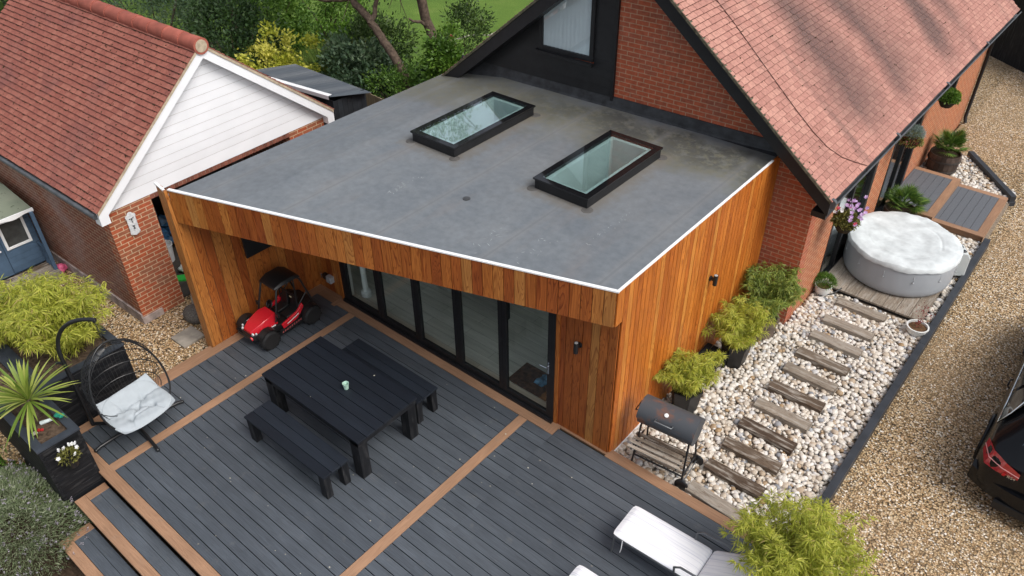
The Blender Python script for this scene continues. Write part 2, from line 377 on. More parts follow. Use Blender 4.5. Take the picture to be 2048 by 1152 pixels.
def tag(o, label, cat, group=None, kind=None):
    if label: o['label'] = label
    if cat: o['category'] = cat
    if group: o['group'] = group
    if kind: o['kind'] = kind
    return o
def thing(name, label, cat, loc=(0, 0, 0), rz=0, group=None):
    o = bpy.data.objects.new(name, None); COL.objects.link(o); o.location = loc; o.rotation_euler = (0, 0, rz); o.empty_display_size = .1
    return tag(o, label, cat, group)
def structure(o): o['kind'] = 'structure'; return o
def copy_tree(o, parent=None):
    c = o.copy(); COL.objects.link(c); c.parent = parent
    for ch in list(o.children): copy_tree(ch, c)
    return c

# fast arrays of leaves: rhombus blades, optionally bent
def leafmesh(name, P, D, Sd, L, W, mat, parent=None, local=False, rnd=None, droop=0.0, seg=1):
    n = len(P); P = np.asarray(P, float); D = np.asarray(D, float); Sd = np.asarray(Sd, float)
    D /= np.linalg.norm(D, axis=1)[:, None]+1e-9
    Sd = Sd-D*(Sd*D).sum(1)[:, None]; Sd /= np.linalg.norm(Sd, axis=1)[:, None]+1e-9
    L = np.broadcast_to(L, (n,))[:, None]; W = np.broadcast_to(W, (n,))[:, None]
    if rnd is None: rnd = RNG.random(n)
    if seg == 1:
        tip = P+D*L; tip[:, 2] -= droop*L[:, 0]
        mid = P+D*L*.45; mid[:, 2] -= droop*.15*L[:, 0]
        V = np.stack([P, mid-Sd*W*.5, tip, mid+Sd*W*.5], 1).reshape(-1, 3)
        F = np.arange(n*4); nf, k = n, 4
        loop_start = np.arange(0, n*4, 4); face_rnd = rnd
    else:
        rows = []
        for i in range(seg+1):
            t = i/seg; c = P+D*L*t; c[:, 2] -= droop*L[:, 0]*t*t
            wd = W*.5*(.55+1.1*t if t < .4 else (1-((t-.4)/.6)**2.2)*.99+.01); rows.append(c-Sd*wd); rows.append(c+Sd*wd)
        V = np.stack(rows, 1).reshape(-1, 3); base = np.arange(n)[:, None]*(2*(seg+1))
        fs = [np.stack([base[:, 0]+2*i, base[:, 0]+2*i+1, base[:, 0]+2*i+3, base[:, 0]+2*i+2], 1) for i in range(seg)]
        F = np.stack(fs, 1).reshape(-1); nf = n*seg; face_rnd = np.repeat(rnd, seg)
        loop_start = np.arange(0, nf*4, 4)
    me = bpy.data.meshes.new(name); me.vertices.add(len(V)); me.vertices.foreach_set('co', V.reshape(-1).astype(np.float32))
    me.loops.add(nf*4); me.loops.foreach_set('vertex_index', F.astype(np.int32)); me.polygons.add(nf)
    me.polygons.foreach_set('loop_start', loop_start.astype(np.int32))
    a = me.attributes.new('rnd', 'FLOAT', 'FACE'); a.data.foreach_set('value', face_rnd.astype(np.float32))
    me.materials.append(MT[mat]); me.update(calc_edges=True)
    return link(name, me, parent, local)

def rdir(n):
    v = RNG.normal(size=(n, 3)); return v/np.linalg.norm(v, axis=1)[:, None]

# ------------------------------------------------------------------ measured layout (metres; deck top is z = 0)
XR = -3.72                                  # extension side wall
FL, FR = Vector((-9.95, 4.27, 0)), Vector((-3.72, 6.29, 0))   # front fascia line (plan)
DOORY = 6.42
def gy(x, off=0): return 10.70+(x+3.72)*.0559-off     # house gable plane
ZR = 2.92
RS = .83                                    # house roof slope
def hz(x): return 2.6+RS*(-2.73-x) if x > -6.5 else 2.6+RS*(x+10.27)

# ================================================================== SETTING
g = M(); g.poly([(-200, -200, -.56), (200, -200, -.56), (200, 200, -.56), (-200, 200, -.56)]); structure(g.build('ground', 'soil'))
g = M(); g.prism([(-1.02, -30), (30, -30), (30, 60), (-12, 60), (-12, 23), (-10, 21), (-3.0, 21), (-3.0, 10.9), (-1.02, 10.9)], -.7, -.2); structure(g.build('gravel_drive', 'gravel'))
g = M(); g.prism([(-30, 1.0), (-10.3, 1.0), (-10.3, 3.2), (-9.9, 3.2), (-9.9, 10.2), (-30, 10.2)], -.7, -.15); structure(g.build('gravel_yard', 'gravel2'))
g = M(); g.prism([(-90, 10.21), (-3.2, 10.21), (-3.2, 20.9), (-10.1, 20.9), (-12.1, 22.9), (-12.1, 90), (-90, 90)], -.7, -.22); structure(g.build('lawn', 'grass'))
g = M(); g.prism([(-3.73, 6.5), (-1.1, 6.5), (-1.1, 18.0), (-2.35, 19.15), (-3.05, 19.2), (-3.05, 10.6), (-3.73, 10.6)], -.69, -.13); structure(g.build('pebble_bed_base', m_plain('pebble_grit', (.24, .20, .155), .95, .1, var=.4, sc=30, bump=.6)))
g = M(); g.prism([(-12.2, 5.1), (-11.3, 4.62), (-10.16, 4.95), (-10.16, 10.1), (-12.2, 10.1)], -.149, -.135, axis='z'); structure(g.build('concrete_path', 'concrete'))

# ---- pebbles (uncountable: one object)
def in_bed(x, y):
    ok = (x > -3.70) & (x < -1.14) & (y > 6.54) & (y < 19.0)
    ok &= ~((x < -3.04) & (y > 10.7))
    ok &= (y < 17.9+(-1.1-x)*1.0)
    ok &= ~((x > -3.06) & (x < -1.26) & (y > 12.12) & (y < 14.75))
    ok &= ~((x > -3.2) & (x < -1.1) & (y > 15.42) & (y < 17.44))
    return ok
def pebbles():
    pts = []
    for lay, (dz, sp) in enumerate(((-.115, .062), (-.085, .064))):
        xs = np.arange(-3.75, -1.05, sp); ys = np.arange(6.5, 19.2, sp); X, Y = np.meshgrid(xs, ys)
        X = X.ravel()+RNG.uniform(-.5, .5, X.size)*sp*.9; Y = Y.ravel()+RNG.uniform(-.5, .5, Y.size)*sp*.9
        k = in_bed(X, Y); X, Y = X[k], Y[k]; pts.append(np.stack([X, Y, np.full(X.size, dz)+RNG.uniform(-.012, .016, X.size)], 1))
    P = np.concatenate(pts); n = len(P)
    r = RNG.gamma(9, .0043, n).clip(.022, .062)
    sc = np.stack([np.ones(n), RNG.uniform(.62, .95, n), RNG.uniform(.45, .7, n)], 1)*r[:, None]
    a = RNG.uniform(0, 6.28, n); tl = RNG.normal(0, .25, n)
    V = ICO_V1[None]*sc[:, None, :]*(1+RNG.normal(0, .05, (n, len(ICO_V1), 1)))
    x, y, z = V[..., 0], V[..., 1], V[..., 2]
    ct, st = np.cos(tl)[:, None], np.sin(tl)[:, None]; y, z = y*ct-z*st, y*st+z*ct
    ca, sa = np.cos(a)[:, None], np.sin(a)[:, None]; x, y = x*ca-y*sa, x*sa+y*ca
    V = np.stack([x, y, z], -1)+P[:, None]
    F = (np.array(ICO_F1)[None]+(np.arange(n)*len(ICO_V1))[:, None, None]).reshape(-1)
    me = bpy.data.meshes.new('pebbles'); me.vertices.add(V.size//3); me.vertices.foreach_set('co', V.reshape(-1).astype(np.float32))
    nf = len(F)//3; me.loops.add(nf*3); me.loops.foreach_set('vertex_index', F.astype(np.int32)); me.polygons.add(nf)
    me.polygons.foreach_set('loop_start', np.arange(0, nf*3, 3, dtype=np.int32)); me.polygons.foreach_set('use_smooth', np.ones(nf, bool))
    at = me.attributes.new('rnd', 'FLOAT', 'FACE'); at.data.foreach_set('value', np.repeat(RNG.random(n), len(ICO_F1)).astype(np.float32))
    me.materials.append(MT['pebble']); me.update(calc_edges=True)
    tag(link('pebbles', me), 'bed of pale rounded pebbles beside the timber clad wall', 'pebbles', kind='stuff')
pebbles()

def stones(name, polys, z, per, sz, mat, label):
    """loose gravel stones lying on the gravel sheets"""
    ps = []
    for (x0, x1, y0, y1) in polys:
        n = int((x1-x0)*(y1-y0)*per); ps.append(np.stack([RNG.uniform(x0, x1, n), RNG.uniform(y0, y1, n), np.full(n, z)], 1))
    P = np.concatenate(ps); n = len(P); V0 = np.array([(1, 0, 0), (0, 1, 0), (-1, 0, 0), (0, -1, 0), (0, 0, .75), (0, 0, -.5)])
    F0 = np.array([(0, 1, 4), (1, 2, 4), (2, 3, 4), (3, 0, 4)])
    r = RNG.uniform(sz*.55, sz*1.25, n); a = RNG.uniform(0, 6.28, n)
    V = V0[None]*r[:, None, None]*RNG.uniform(.65, 1.2, (n, 6, 1)); ca, sa = np.cos(a)[:, None], np.sin(a)[:, None]
    V = np.stack([V[..., 0]*ca-V[..., 1]*sa, V[..., 0]*sa+V[..., 1]*ca, V[..., 2]], -1)+P[:, None]
    F = (F0[None]+(np.arange(n)*6)[:, None, None]).reshape(-1); nf = len(F)//3
    me = bpy.data.meshes.new(name); me.vertices.add(n*6); me.vertices.foreach_set('co', V.reshape(-1).astype(np.float32))
    me.loops.add(nf*3); me.loops.foreach_set('vertex_index', F.astype(np.int32)); me.polygons.add(nf)
    me.polygons.foreach_set('loop_start', np.arange(0, nf*3, 3, dtype=np.int32))
    at = me.attributes.new('rnd', 'FLOAT', 'FACE'); at.data.foreach_set('value', np.repeat(RNG.random(n), 4).astype(np.float32))
    me.materials.append(mat); me.update(calc_edges=True)
    tag(link(name, me), label, 'gravel', kind='stuff')
MT['stone_c'] = m_leaf('gravel_stone', [(0, (.14, .09, .055)), (.25, (.32, .20, .10)), (.55, (.50, .34, .19)), (.82, (.64, .50, .34)), (.95, (.72, .66, .58)), (1, (.85, .82, .78))], .7, 0, .3)
stones('drive_gravel_stones', [(-.95, 1.2, 6.2, 22), (1.2, 2.4, 6.2, 12), (-2.9, -.95, 19.3, 26)], -.2, 900, .014, MT['stone_c'], 'loose tan gravel stones covering the driveway')
stones('yard_gravel_stones', [(-15.5, -10.2, 2.95, 3.87), (-15.5, -12.6, 1.5, 2.95), (-11.55, -10.2, 3.87, 4.7)], -.15, 1100, .014, MT['stone_c'], 'loose golden gravel stones between garage and decking')

# ---- decking
def deck():
    root = thing('timber_deck', None, None, (-6, 4, 0)); root['kind'] = 'structure'
    base = M(); base.box(-9.9, -.76, 1.76, 6.36, -.34, -.045); base.build('deck_frame', 'black', root)
    b = M(); pitch = .15; wd = .1395
    def fld(x0, x1, ytop, ybot, tag_=0):
        y = ytop
        while y-wd > ybot-.01:
            xs = [x0]; L = x0+random.uniform(1.5, 4)
            while L < x1-1 and x1-x0 > 4.5: xs.append(L); L += random.uniform(3, 4)
            xs.append(x1)
            for i in range(len(xs)-1): b.box(xs[i]+(.0015 if i else 0), xs[i+1]-.0015, y-wd, y, -.04, 0, grain=True)
            y -= pitch
        if y-ybot > .02: b.box(x0, x1, ybot-.003, y, -.04, 0, grain=True)
    fld(-8.765, -5.135, 6.195, 1.88); fld(-4.975, -4.52, 6.195, 1.88); 
    b2 = b
    y = 6.345
    fld(-9.775, -8.925, 6.195, 1.88)
    b.build('deck_boards', 'deck', root)
    b = M()
    # right bay runs from the second strip to the far end
    y = 6.195
    while y > 1.95:
        b.box(-4.975 if y < 6.0 else -4.975, -.75, y-wd-0, y, -.0405, -.0005, grain=True) if y < 6.15 else None
        y -= pitch
    b.box(-4.515, -.75, 6.2-wd, 6.2, -.0405, -.0005, grain=True); b.box(-4.515, -.75, 6.205, 6.345, -.0405, -.0005, grain=True)
    b.box(-4.975, -.75, 1.877, 1.990, -.0405, -.0005, grain=True)
    b.build('deck_boards_right', 'deck', root)
    t = M()
    t.box(-8.92, -8.77, 1.87, 6.2, -.04, .001, grain=True); t.box(-5.13, -4.98, 1.87, 6.2, -.04, .001, grain=True)
    t.box(-9.25, -4.52, 6.205, 6.36, -.04, .0015, grain=True); t.box(-4.67, -4.52, 6.2, 6.42, -.04, .002, grain=True)
    t.box(-9.945, -9.78, 1.72, 6.425, -.04, .0012, grain=True); t.box(-9.78, -9.25, 6.205, 6.425, -.04, .001, grain=True)
    t.box(-9.35, -9.25, 6.15, 6.36, -.04, .0018, grain=True)
    t.box(-9.93, -.75, 1.72, 1.87, -.04, .002, grain=True)          # front nosing
    t.box(-4.52, -3.72, 6.385, 6.44, -.04, .001, grain=True)
    t.box(-3.72, -.75, 6.35, 6.5, -.04, .001, grain=True); t.box(-3.72, -.75, 6.5, 6.515, -.12, -.002, grain=True)
    t.build('border_boards', 'deck_brown', root, bevel=.002)
    gsoil = M(); gsoil.box(-10.06, -9.935, 2.98, 4.22, -.2, -.03, grain=True); gsoil.build('edge_board', 'deck_brown', root)
deck()
def steps():
    for i, (z, y0, y1, x0) in enumerate(((-.17, 1.29, 1.715, -8.86), (-.34, .86, 1.285, -8.55))):
        r = thing('deck_step', None, None, (x0, y0, z)); r['kind'] = 'structure'
        a = M(); a.box(x0+.02, -.8, y0+.02, y1, z-.17, z-.041); a.build('riser', 'black', r)
        b = M(); b.box(x0, -.8, y0, y0+.145, z-.04, z, grain=True); b.box(x0, x0+.14, y0+.147, y1-.002, z-.04, z+.001, grain=True); b.build('border_boards', 'deck_brown', r, bevel=.003)
        c = M(); c.box(x0+.142, -.8, y0+.15, y0+.287, z-.04, z-.001, grain=True); c.box(x0+.142, -.8, y0+.292, y1-.004, z-.04, z-.001, grain=True); c.build('step_boards', 'deck', r)
steps()
# part of deck front filling under the upper nosing, right of the steps


# ================================================================== GARDEN ROOM (extension)
def clad(m, p0, p1, z0, z1, pitch=.14, thick=.02, gap=.008, zf0=None, zf1=None):
    """vertical boards on a plan line p0->p1, outer face to the right of the direction"""
    p0, p1 = Vector(p0[:2]), Vector(p1[:2]); L = (p1-p0).length; d = (p1-p0)/L; n = Vector((d.y, -d.x))
    k = max(1, round(L/pitch)); pt = L/k
    for i in range(k):
        a, b = i*pt+gap/2, (i+1)*pt-gap/2
        X = Matrix(((d.x, n.x, 0, p0.x), (d.y, n.y, 0, p0.y), (0, 0, 1, 0), (0, 0, 0, 1)))
        za = z0 if zf0 is None else zf0(p0+d*(a+b)/2)
        tk = thick-random.uniform(0, .002)
        m.box(a, b, 0, tk, za, z1, grain=True, X=X)

def extension():
    R = thing('garden_room', 'flat roofed garden room extension clad in orange larch boards', 'extension', (-6.8, 7, 0))
    # front fascia
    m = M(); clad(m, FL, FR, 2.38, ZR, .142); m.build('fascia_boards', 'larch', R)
    m = M(); clad(m, (XR-.0, 6.29), (XR, 6.44), 2.38, ZR, .15); m.box(XR-.0, XR+.0, 6.3, 6.31, 2.4, 2.5)
    m.build('fascia_return', 'larch_side', R)
    # pier right of the doors, side wall
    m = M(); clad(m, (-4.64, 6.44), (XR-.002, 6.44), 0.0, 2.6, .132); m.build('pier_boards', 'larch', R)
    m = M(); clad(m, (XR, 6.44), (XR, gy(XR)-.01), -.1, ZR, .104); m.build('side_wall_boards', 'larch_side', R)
    # fin: inner face, nose and outer face
    m = M(); clad(m, (-9.97, 6.4), (-9.97, 4.28), 0.0, 2.75, .142)
    for f in range(len(m.f)): pass
    m2 = M()
    k = 15; pt = (6.43-4.25)/k
    for i in range(k): m2.box(-9.97, -9.95, 4.25+i*pt+.004, 4.25+(i+1)*pt-.004, 0.0, 2.75, grain=True)
    m2.build('fin_wall_boards', 'larch', R)
    m = M()
    m.box(-10.15, -10.055, 4.2, 4.25, -.2, 2.94, grain=True, c=.8); m.box(-10.05, -9.95, 4.2, 4.249, -.1, 2.905, grain=True, c=.9)
    m.build('fin_nose_boards', 'larch', R)
    m = M()
    for i in range(43): m.box(-10.16, -10.14, 4.26+i*.1425, 4.26+(i+1)*.1425-.005, -.15, 2.74, grain=True)
    m.build('left_wall_boards', 'larch', R)
    # back wall of the recess, left of the doors
    m = M(); clad(m, (-9.95, 6.44), (-9.25, 6.44), -.1, 2.5, .14); m.build('recess_wall_boards', 'larch', R)
    m = M(); m.box(-9.29, -9.245, 6.37, 6.46, 0, 2.5, grain=True, c=.6); m.box(-4.66, -4.60, 6.405, 6.46, 0, 2.5, grain=True, c=.55); m.build('door_trim', 'larch', R)
    m = M(); m.box(-3.744, -3.724, 6.45, 10.6, -.1, 2.88); m.box(-4.63, -3.745, 6.442, 6.459, -.1, 2.4); m.box(-9.97, -9.24, 6.442, 6.449, -.1, 2.4); m.box(-9.99, -9.972, 4.27, 6.44, -.05, 2.7)
    d_ = (FR-FL).normalized(); Xb = Matrix(((d_.x, d_.y, 0, FL.x), (d_.y, -d_.x, 0, FL.y), (0, 0, 1, 0), (0, 0, 0, 1))); m.box(.02, (FR-FL).length-.02, -.03, -.004, 2.40, 2.90, X=Xb)
    m.build('backing_membrane', 'black', R)
    # walls behind the cladding
    m = M()
    m.box(-10.14, -9.97, 4.26, 10.2, -.14, 2.72); m.box(-3.86, -3.745, 6.46, 10.6, -.1, 2.73)
    m.box(-9.97, -9.23, 6.45, 6.6, -.1, 2.6); m.box(-4.66, -3.86, 6.45, 6.6, -.1, 2.6); m.box(-9.23, -4.66, 6.47, 6.6, 2.14, 2.6)
    m.box(-9.97, -3.86, 10.0, 10.15, -.1, 2.5)
    m.build('inner_walls', m_plain('plaster', (.62, .62, .60), .8, .2, var=.05), R)
    m = M(); m.box(-9.97, -3.86, 6.46, 10.0, -.1, .0, grain=False)
    t = NT('room_floor'); uv = t.map(t.obj(), (1, 1, 1)); br = t.n('TexBrick'); t.l(uv, br.inputs['Vector'])
    for k_, v_ in (('Scale', 1), ('Mortar Size', .002), ('Brick Width', 1.4), ('Row Height', .19), ('Bias', 0)): br.inputs[k_].default_value = v_
    br.inputs['Color1'].default_value = (.60, .58, .53, 1); br.inputs['Color2'].default_value = (.50, .48, .43, 1); br.inputs['Mortar'].default_value = (.14, .13, .11, 1)
    c = t.mix(.6, br.outputs['Color'], t.mix(1, br.outputs['Color'], t.ramp(t.noise(t.map(t.obj(), (1.5, 14, 1)), 1, 4), [(.3, .7), (.7, 1.2)]), 'MULTIPLY'))
    m.build('floor', t.fin(c, .4, .4), R)
    # ceiling and soffit
    holes = [(-8.37, -7.44, 7.5, 9.45), (-5.98, -5.04, 7.55, 9.47)]
    hi = [(a+.168, b-.168, c_+.168, d-.168) for a, b, c_, d in holes]
    def slab(m, z0, z1, zl=None):
        def q(poly):
            if zl is None: m.prism(poly, z0, z1)
        ya, yb = 7.62, 9.35
        q([(-10.1, 7.62), (-9.95, 4.35), (-3.9, 6.33), (-3.74, 7.62)] if False else [(-10.1, 4.3), (-9.95, 4.3), (-3.74, 6.31), (-3.74, ya), (-10.1, ya)])
        for x0, x1 in ((-10.1, hi[0][0]), (hi[0][1], hi[1][0]), (hi[1][1], -3.74)): q([(x0, ya), (x1, ya), (x1, yb), (x0, yb)])
        q([(-10.1, yb), (-3.74, yb), (-3.74, gy(-3.74)-.02), (-10.1, gy(-10.1)-.02)])
    m = M(); slab(m, 2.47, 2.74)
    m.build('ceiling', m_plain('ceiling_white', (.7, .72, .71), .8, .2, var=.03), R)
    m = M()      # soffit boards under the overhang
    n = 44
    for i in range(n):
        x0 = -9.94+i*.1415; x1 = x0+.137
        yf = 4.28+(x0+.07+9.95)*.3242
        if yf < 6.40: m.box(x0, x1, yf, 6.46, 2.39, 2.41, grain=True)
    m.build('soffit_boards', 'larch', R)
    # membrane: falls to the left near the left edge
    m = M()
    def mz(x): return ZR-.012 if x > -8.9 else ZR-.012-(-8.9-x)*.12
    def mem(poly):
        n = len(poly); b = m.add([(x, y, 2.745) for x, y in poly]+[(x, y, mz(x)) for x, y in poly]); m.face([b+n+i for i in range(n)])
        for i in range(n): j = (i+1) % n; m.face([b+i, b+j, b+n+j, b+n+i])
    yf = lambda x: 4.285+(x+9.95)*.3242
    ya, yb = 7.62, 9.35
    cuts = [-10.14, -8.9, hi[0][0], hi[0][1], hi[1][0], hi[1][1], -3.735]
    for i in range(6):
        a, b_ = cuts[i], cuts[i+1]
        mem([(a, max(yf(a), 4.26)), (b_, yf(b_)), (b_, ya), (a, ya)])
        if i not in (2, 4): mem([(a, ya), (b_, ya), (b_, yb), (a, yb)])
        mem([(a, yb), (b_, yb), (b_, gy(b_)-.005), (a, gy(a)-.005)])
    m.build('roof_membrane', 'membrane', R)
    # upstand flashing against the gable
    m = M()
    for z0, z1, o, mm in ((ZR-.02, ZR+.16, .03, 0),):
        a, b_ = -9.9, -3.5
        pts = [(a, gy(a), ZR+.17), (b_, gy(b_), ZR+.17), (b_, gy(b_, .02), ZR+.17), (a, gy(a, .02), ZR+.17)]
        m.poly(pts)
        m.poly([(a, gy(a, .02), ZR+.17), (b_, gy(b_, .02), ZR+.17), (b_, gy(b_, .06), ZR+.02), (a, gy(a, .06), ZR+.02)][::-1])
        m.poly([(a, gy(a, .06), ZR+.02), (b_, gy(b_, .06), ZR+.02), (b_, gy(b_, .14), ZR-.008), (a, gy(a, .14), ZR-.008-.12)][::-1])
    m.build('flashing', m_plain('flashing_felt', (.030, .032, .036), .5, .4, var=.6, sc=7, bump=.5), R)
    # white edge trim
    m = M()
    d = (FR-FL).normalized(); n = Vector((d.y, -d.x, 0))
    X = Matrix(((d.x, n.x, 0, FL.x), (d.y, n.y, 0, FL.y), (0, 0, 1, 0), (0, 0, 0, 1)))
    m.box(-.0, (FR-FL).length+.03, -.02, .026, ZR-.008, ZR+.010, X=X)
    m.box(XR-.004, XR+.028, 6.30, gy(XR)-.3, ZR-.0085, ZR+.0095)
    p = [(-9.95, 4.19, 2.905), (-10.16, 4.185, 2.975)]
    m.poly([(-9.95, 4.19, 2.94), (-10.16, 4.19, 2.99), (-10.16, 4.225, 2.99), (-9.95, 4.225, 2.94)][::-1]); m.poly([(-9.95, 4.19, 2.915), (-10.16, 4.19, 2.965), (-10.16, 4.19, 2.99), (-9.95, 4.19, 2.94)][::-1])
    m.build('edge_trim', 'white', R)
    # small white base strip at the foot of the side wall
    m = M(); m.box(XR+.021, XR+.035, 6.52, 7.9, -.1, -.06); m.build('base_trim', 'white', R)
    # bi-fold doors
    D = M(); x0, x1, zt = -9.245, -4.66, 2.13; y0, y1 = 6.39, 6.46
    D.box(x0, x1, y0-.04, y1, 0, .045); D.box(x0, x1, y0-.03, y0+.0, .046, .06); D.box(x0, x1, y0, y1, zt, zt+.08); D.box(x0, x0+.07, y0, y1, .045, zt); D.box(x1-.05, x1, y0, y1, .045, zt)
    fr = D.build('bifold_frame', 'black', R, bevel=.003)
    pw = (x1-x0-.12)/5
    for i in range(5):
        a = x0+.07+i*pw; b_ = a+pw
        l = M()
        for (xa, xb, za, zb) in ((a+.003, a+.075, .05, zt-.004), (b_-.075, b_-.003, .05, zt-.004), (a+.075, b_-.075, .05, .14), (a+.075, b_-.075, zt-.09, zt-.004)): l.box(xa, xb, y0+.004, y1-.006, za, zb)
        lf = l.build('door_leaf', 'black', R, bevel=.003)
        gl = M(); gl.box(a+.07, b_-.07, 6.42, 6.428, .13, zt-.08); gl.build('pane', 'glass', lf)
        if i == 4:
            h = M(); h.box(b_-.055, b_-.03, y0-.012, y0+.004, .92, 1.14); h.tube([(b_-.043, y0-.01, 1.06), (b_-.043, y0-.05, 1.06), (b_-.16, y0-.055, 1.055)], .009, 8); h.build('handle', 'chrome', lf)
    # white things inside, seen through the glass
    m = M(); m.tube([(-9.05, 6.72, 0), (-9.05, 6.72, 2.45)], .05, 10); m.lathe([(.09, 0), (.09, .10), (.05, .12)], 12, cx=-9.05, cy=6.72); m.build('inner_post', 'white', R, autos=40)
    for (a, b_, c_, d) in holes: pass
    # roof windows
    for i, (a, b_, c_, d) in enumerate(holes):
        ox, oy = (a+b_)/2, (c_+d)/2; hx, hy = (b_-a)/2, (d-c_)/2
        up = M()
        for (xa, xb, ya_, yb_) in ((a+.02, a+.10, c_+.02, d-.02), (b_-.10, b_-.02, c_+.02, d-.02), (a+.10, b_-.10, c_+.02, c_+.10), (a+.10, b_-.10, d-.10, d-.02)): up.box(xa, xb, ya_, yb_, 2.912, 3.05)
        W_ = up.build('roof_window', 'black', R, bevel=.003)
        f = M(); e = .098
        for (xa, xb, ya_, yb_) in ((a, a+e, c_, d), (b_-e, b_, c_, d), (a+e, b_-e, c_, c_+e), (a+e, b_-e, d-e, d)): f.box(xa, xb, ya_, yb_, 3.055, 3.08)
        f.build('frame', m_plain('gloss_black_%d' % i, (.008, .008, .009), .06, .6, var=.05), W_)
        gl = M(); gl.box(a+e, b_-e, c_+e, d-e, 3.062, 3.078); gl.build('pane', 'glass_sky', W_)
        li = M(); q = .175
        for (xa, xb, ya_, yb_) in ((a+.11, a+q, c_+.11, d-.11), (b_-q, b_-.11, c_+.11, d-.11), (a+q, b_-q, c_+.11, c_+q), (a+q, b_-q, d-q, d-.11)): li.box(xa, xb, ya_, yb_, 2.2, 3.045)
        li.build('lining', 'white', W_)
        pt = M()
        for (px, py) in ((a, c_), (b_, c_), (b_, d), (a, d)): pt.lathe([(.085, ZR-.013), (.08, ZR-.006), (.0, ZR-.005)], 16, cx=px, cy=py)
        pt.build('corner_patches', m_plain('patch_%d' % i, (.10, .095, .09), .6, .3, var=.3, sc=9), W_)
    m = M(); m.lathe([(.055, ZR-.013), (.052, ZR-.004), (0, ZR-.003)], 18, cx=-6.51, cy=6.75); m.build('roof_patch', m_plain('patchd', (.05, .052, .055), .5, .4), R)
    # scuffs of pale paint on the membrane
    m = M()
    for k in range(70):
        grp = random.choice([(-7.45, 6.55, .35, .06), (-4.55, 7.35, .5, .05), (-5.0, 6.35, .35, .12), (-5.6, 6.1, .4, .1)])
        u0 = random.uniform(-1, 1); cx_ = grp[0]+random.uniform(-1, 1)*grp[3]; cy_ = grp[1]+u0*grp[2]
        ln = random.uniform(.01, .05); an = random.uniform(0, 3.14); wd = random.uniform(.003, .007)
        dx, dy = math.cos(an)*ln, math.sin(an)*ln; nx, ny = -math.sin(an)*wd, math.cos(an)*wd
        m.poly([(cx_-dx, cy_-dy, ZR-.0105), (cx_+nx, cy_+ny, ZR-.0105), (cx_+dx, cy_+dy, ZR-.0105), (cx_-nx, cy_-ny, ZR-.0105)])
    m.build('paint_scuffs', m_plain('scuff', (.30, .32, .33), .8, .2), R)
    return R
extension()

# room contents seen through the glass
def room():
    m = M(); m.box(-5.75, -5.0, 6.66, 7.15, .001, .012); tag(m.build('door_mat', m_plain('mat_brown', (.10, .045, .022), .95, .1, var=.6, sc=14)), 'brown doormat on the floor inside the last glass door', 'doormat')
    m = M()
    for i in range(16): m.blob((-5.22+random.uniform(-.1, .1), 6.95+random.uniform(-.08, .08), .04+random.uniform(0, .05)), random.uniform(.05, .08), jit=.3, sc=(1, 1, .5))
    tag(m.build('blue_cloth', m_plain('cloth_blue', (.13, .28, .45), .9, .2, var=.6, sc=16), smooth=True), 'crumpled blue cloth lying on the brown doormat', 'cloth')
    r = thing('side_table', 'dark table standing inside the glass doors', 'table', (-7.4, 8.0, 0))
    m = M(); m.box(-8.2, -6.6, 7.75, 8.3, .42, .47); m.build('tabletop', 'black', r, bevel=.004)
    for x, y in ((-8.1, 7.8), (-6.7, 7.8), (-8.1, 8.25), (-6.7, 8.25)):
        m = M(); m.box(x-.03, x+.03, y-.03, y+.03, 0, .419); m.build('leg', 'black', r)
room()

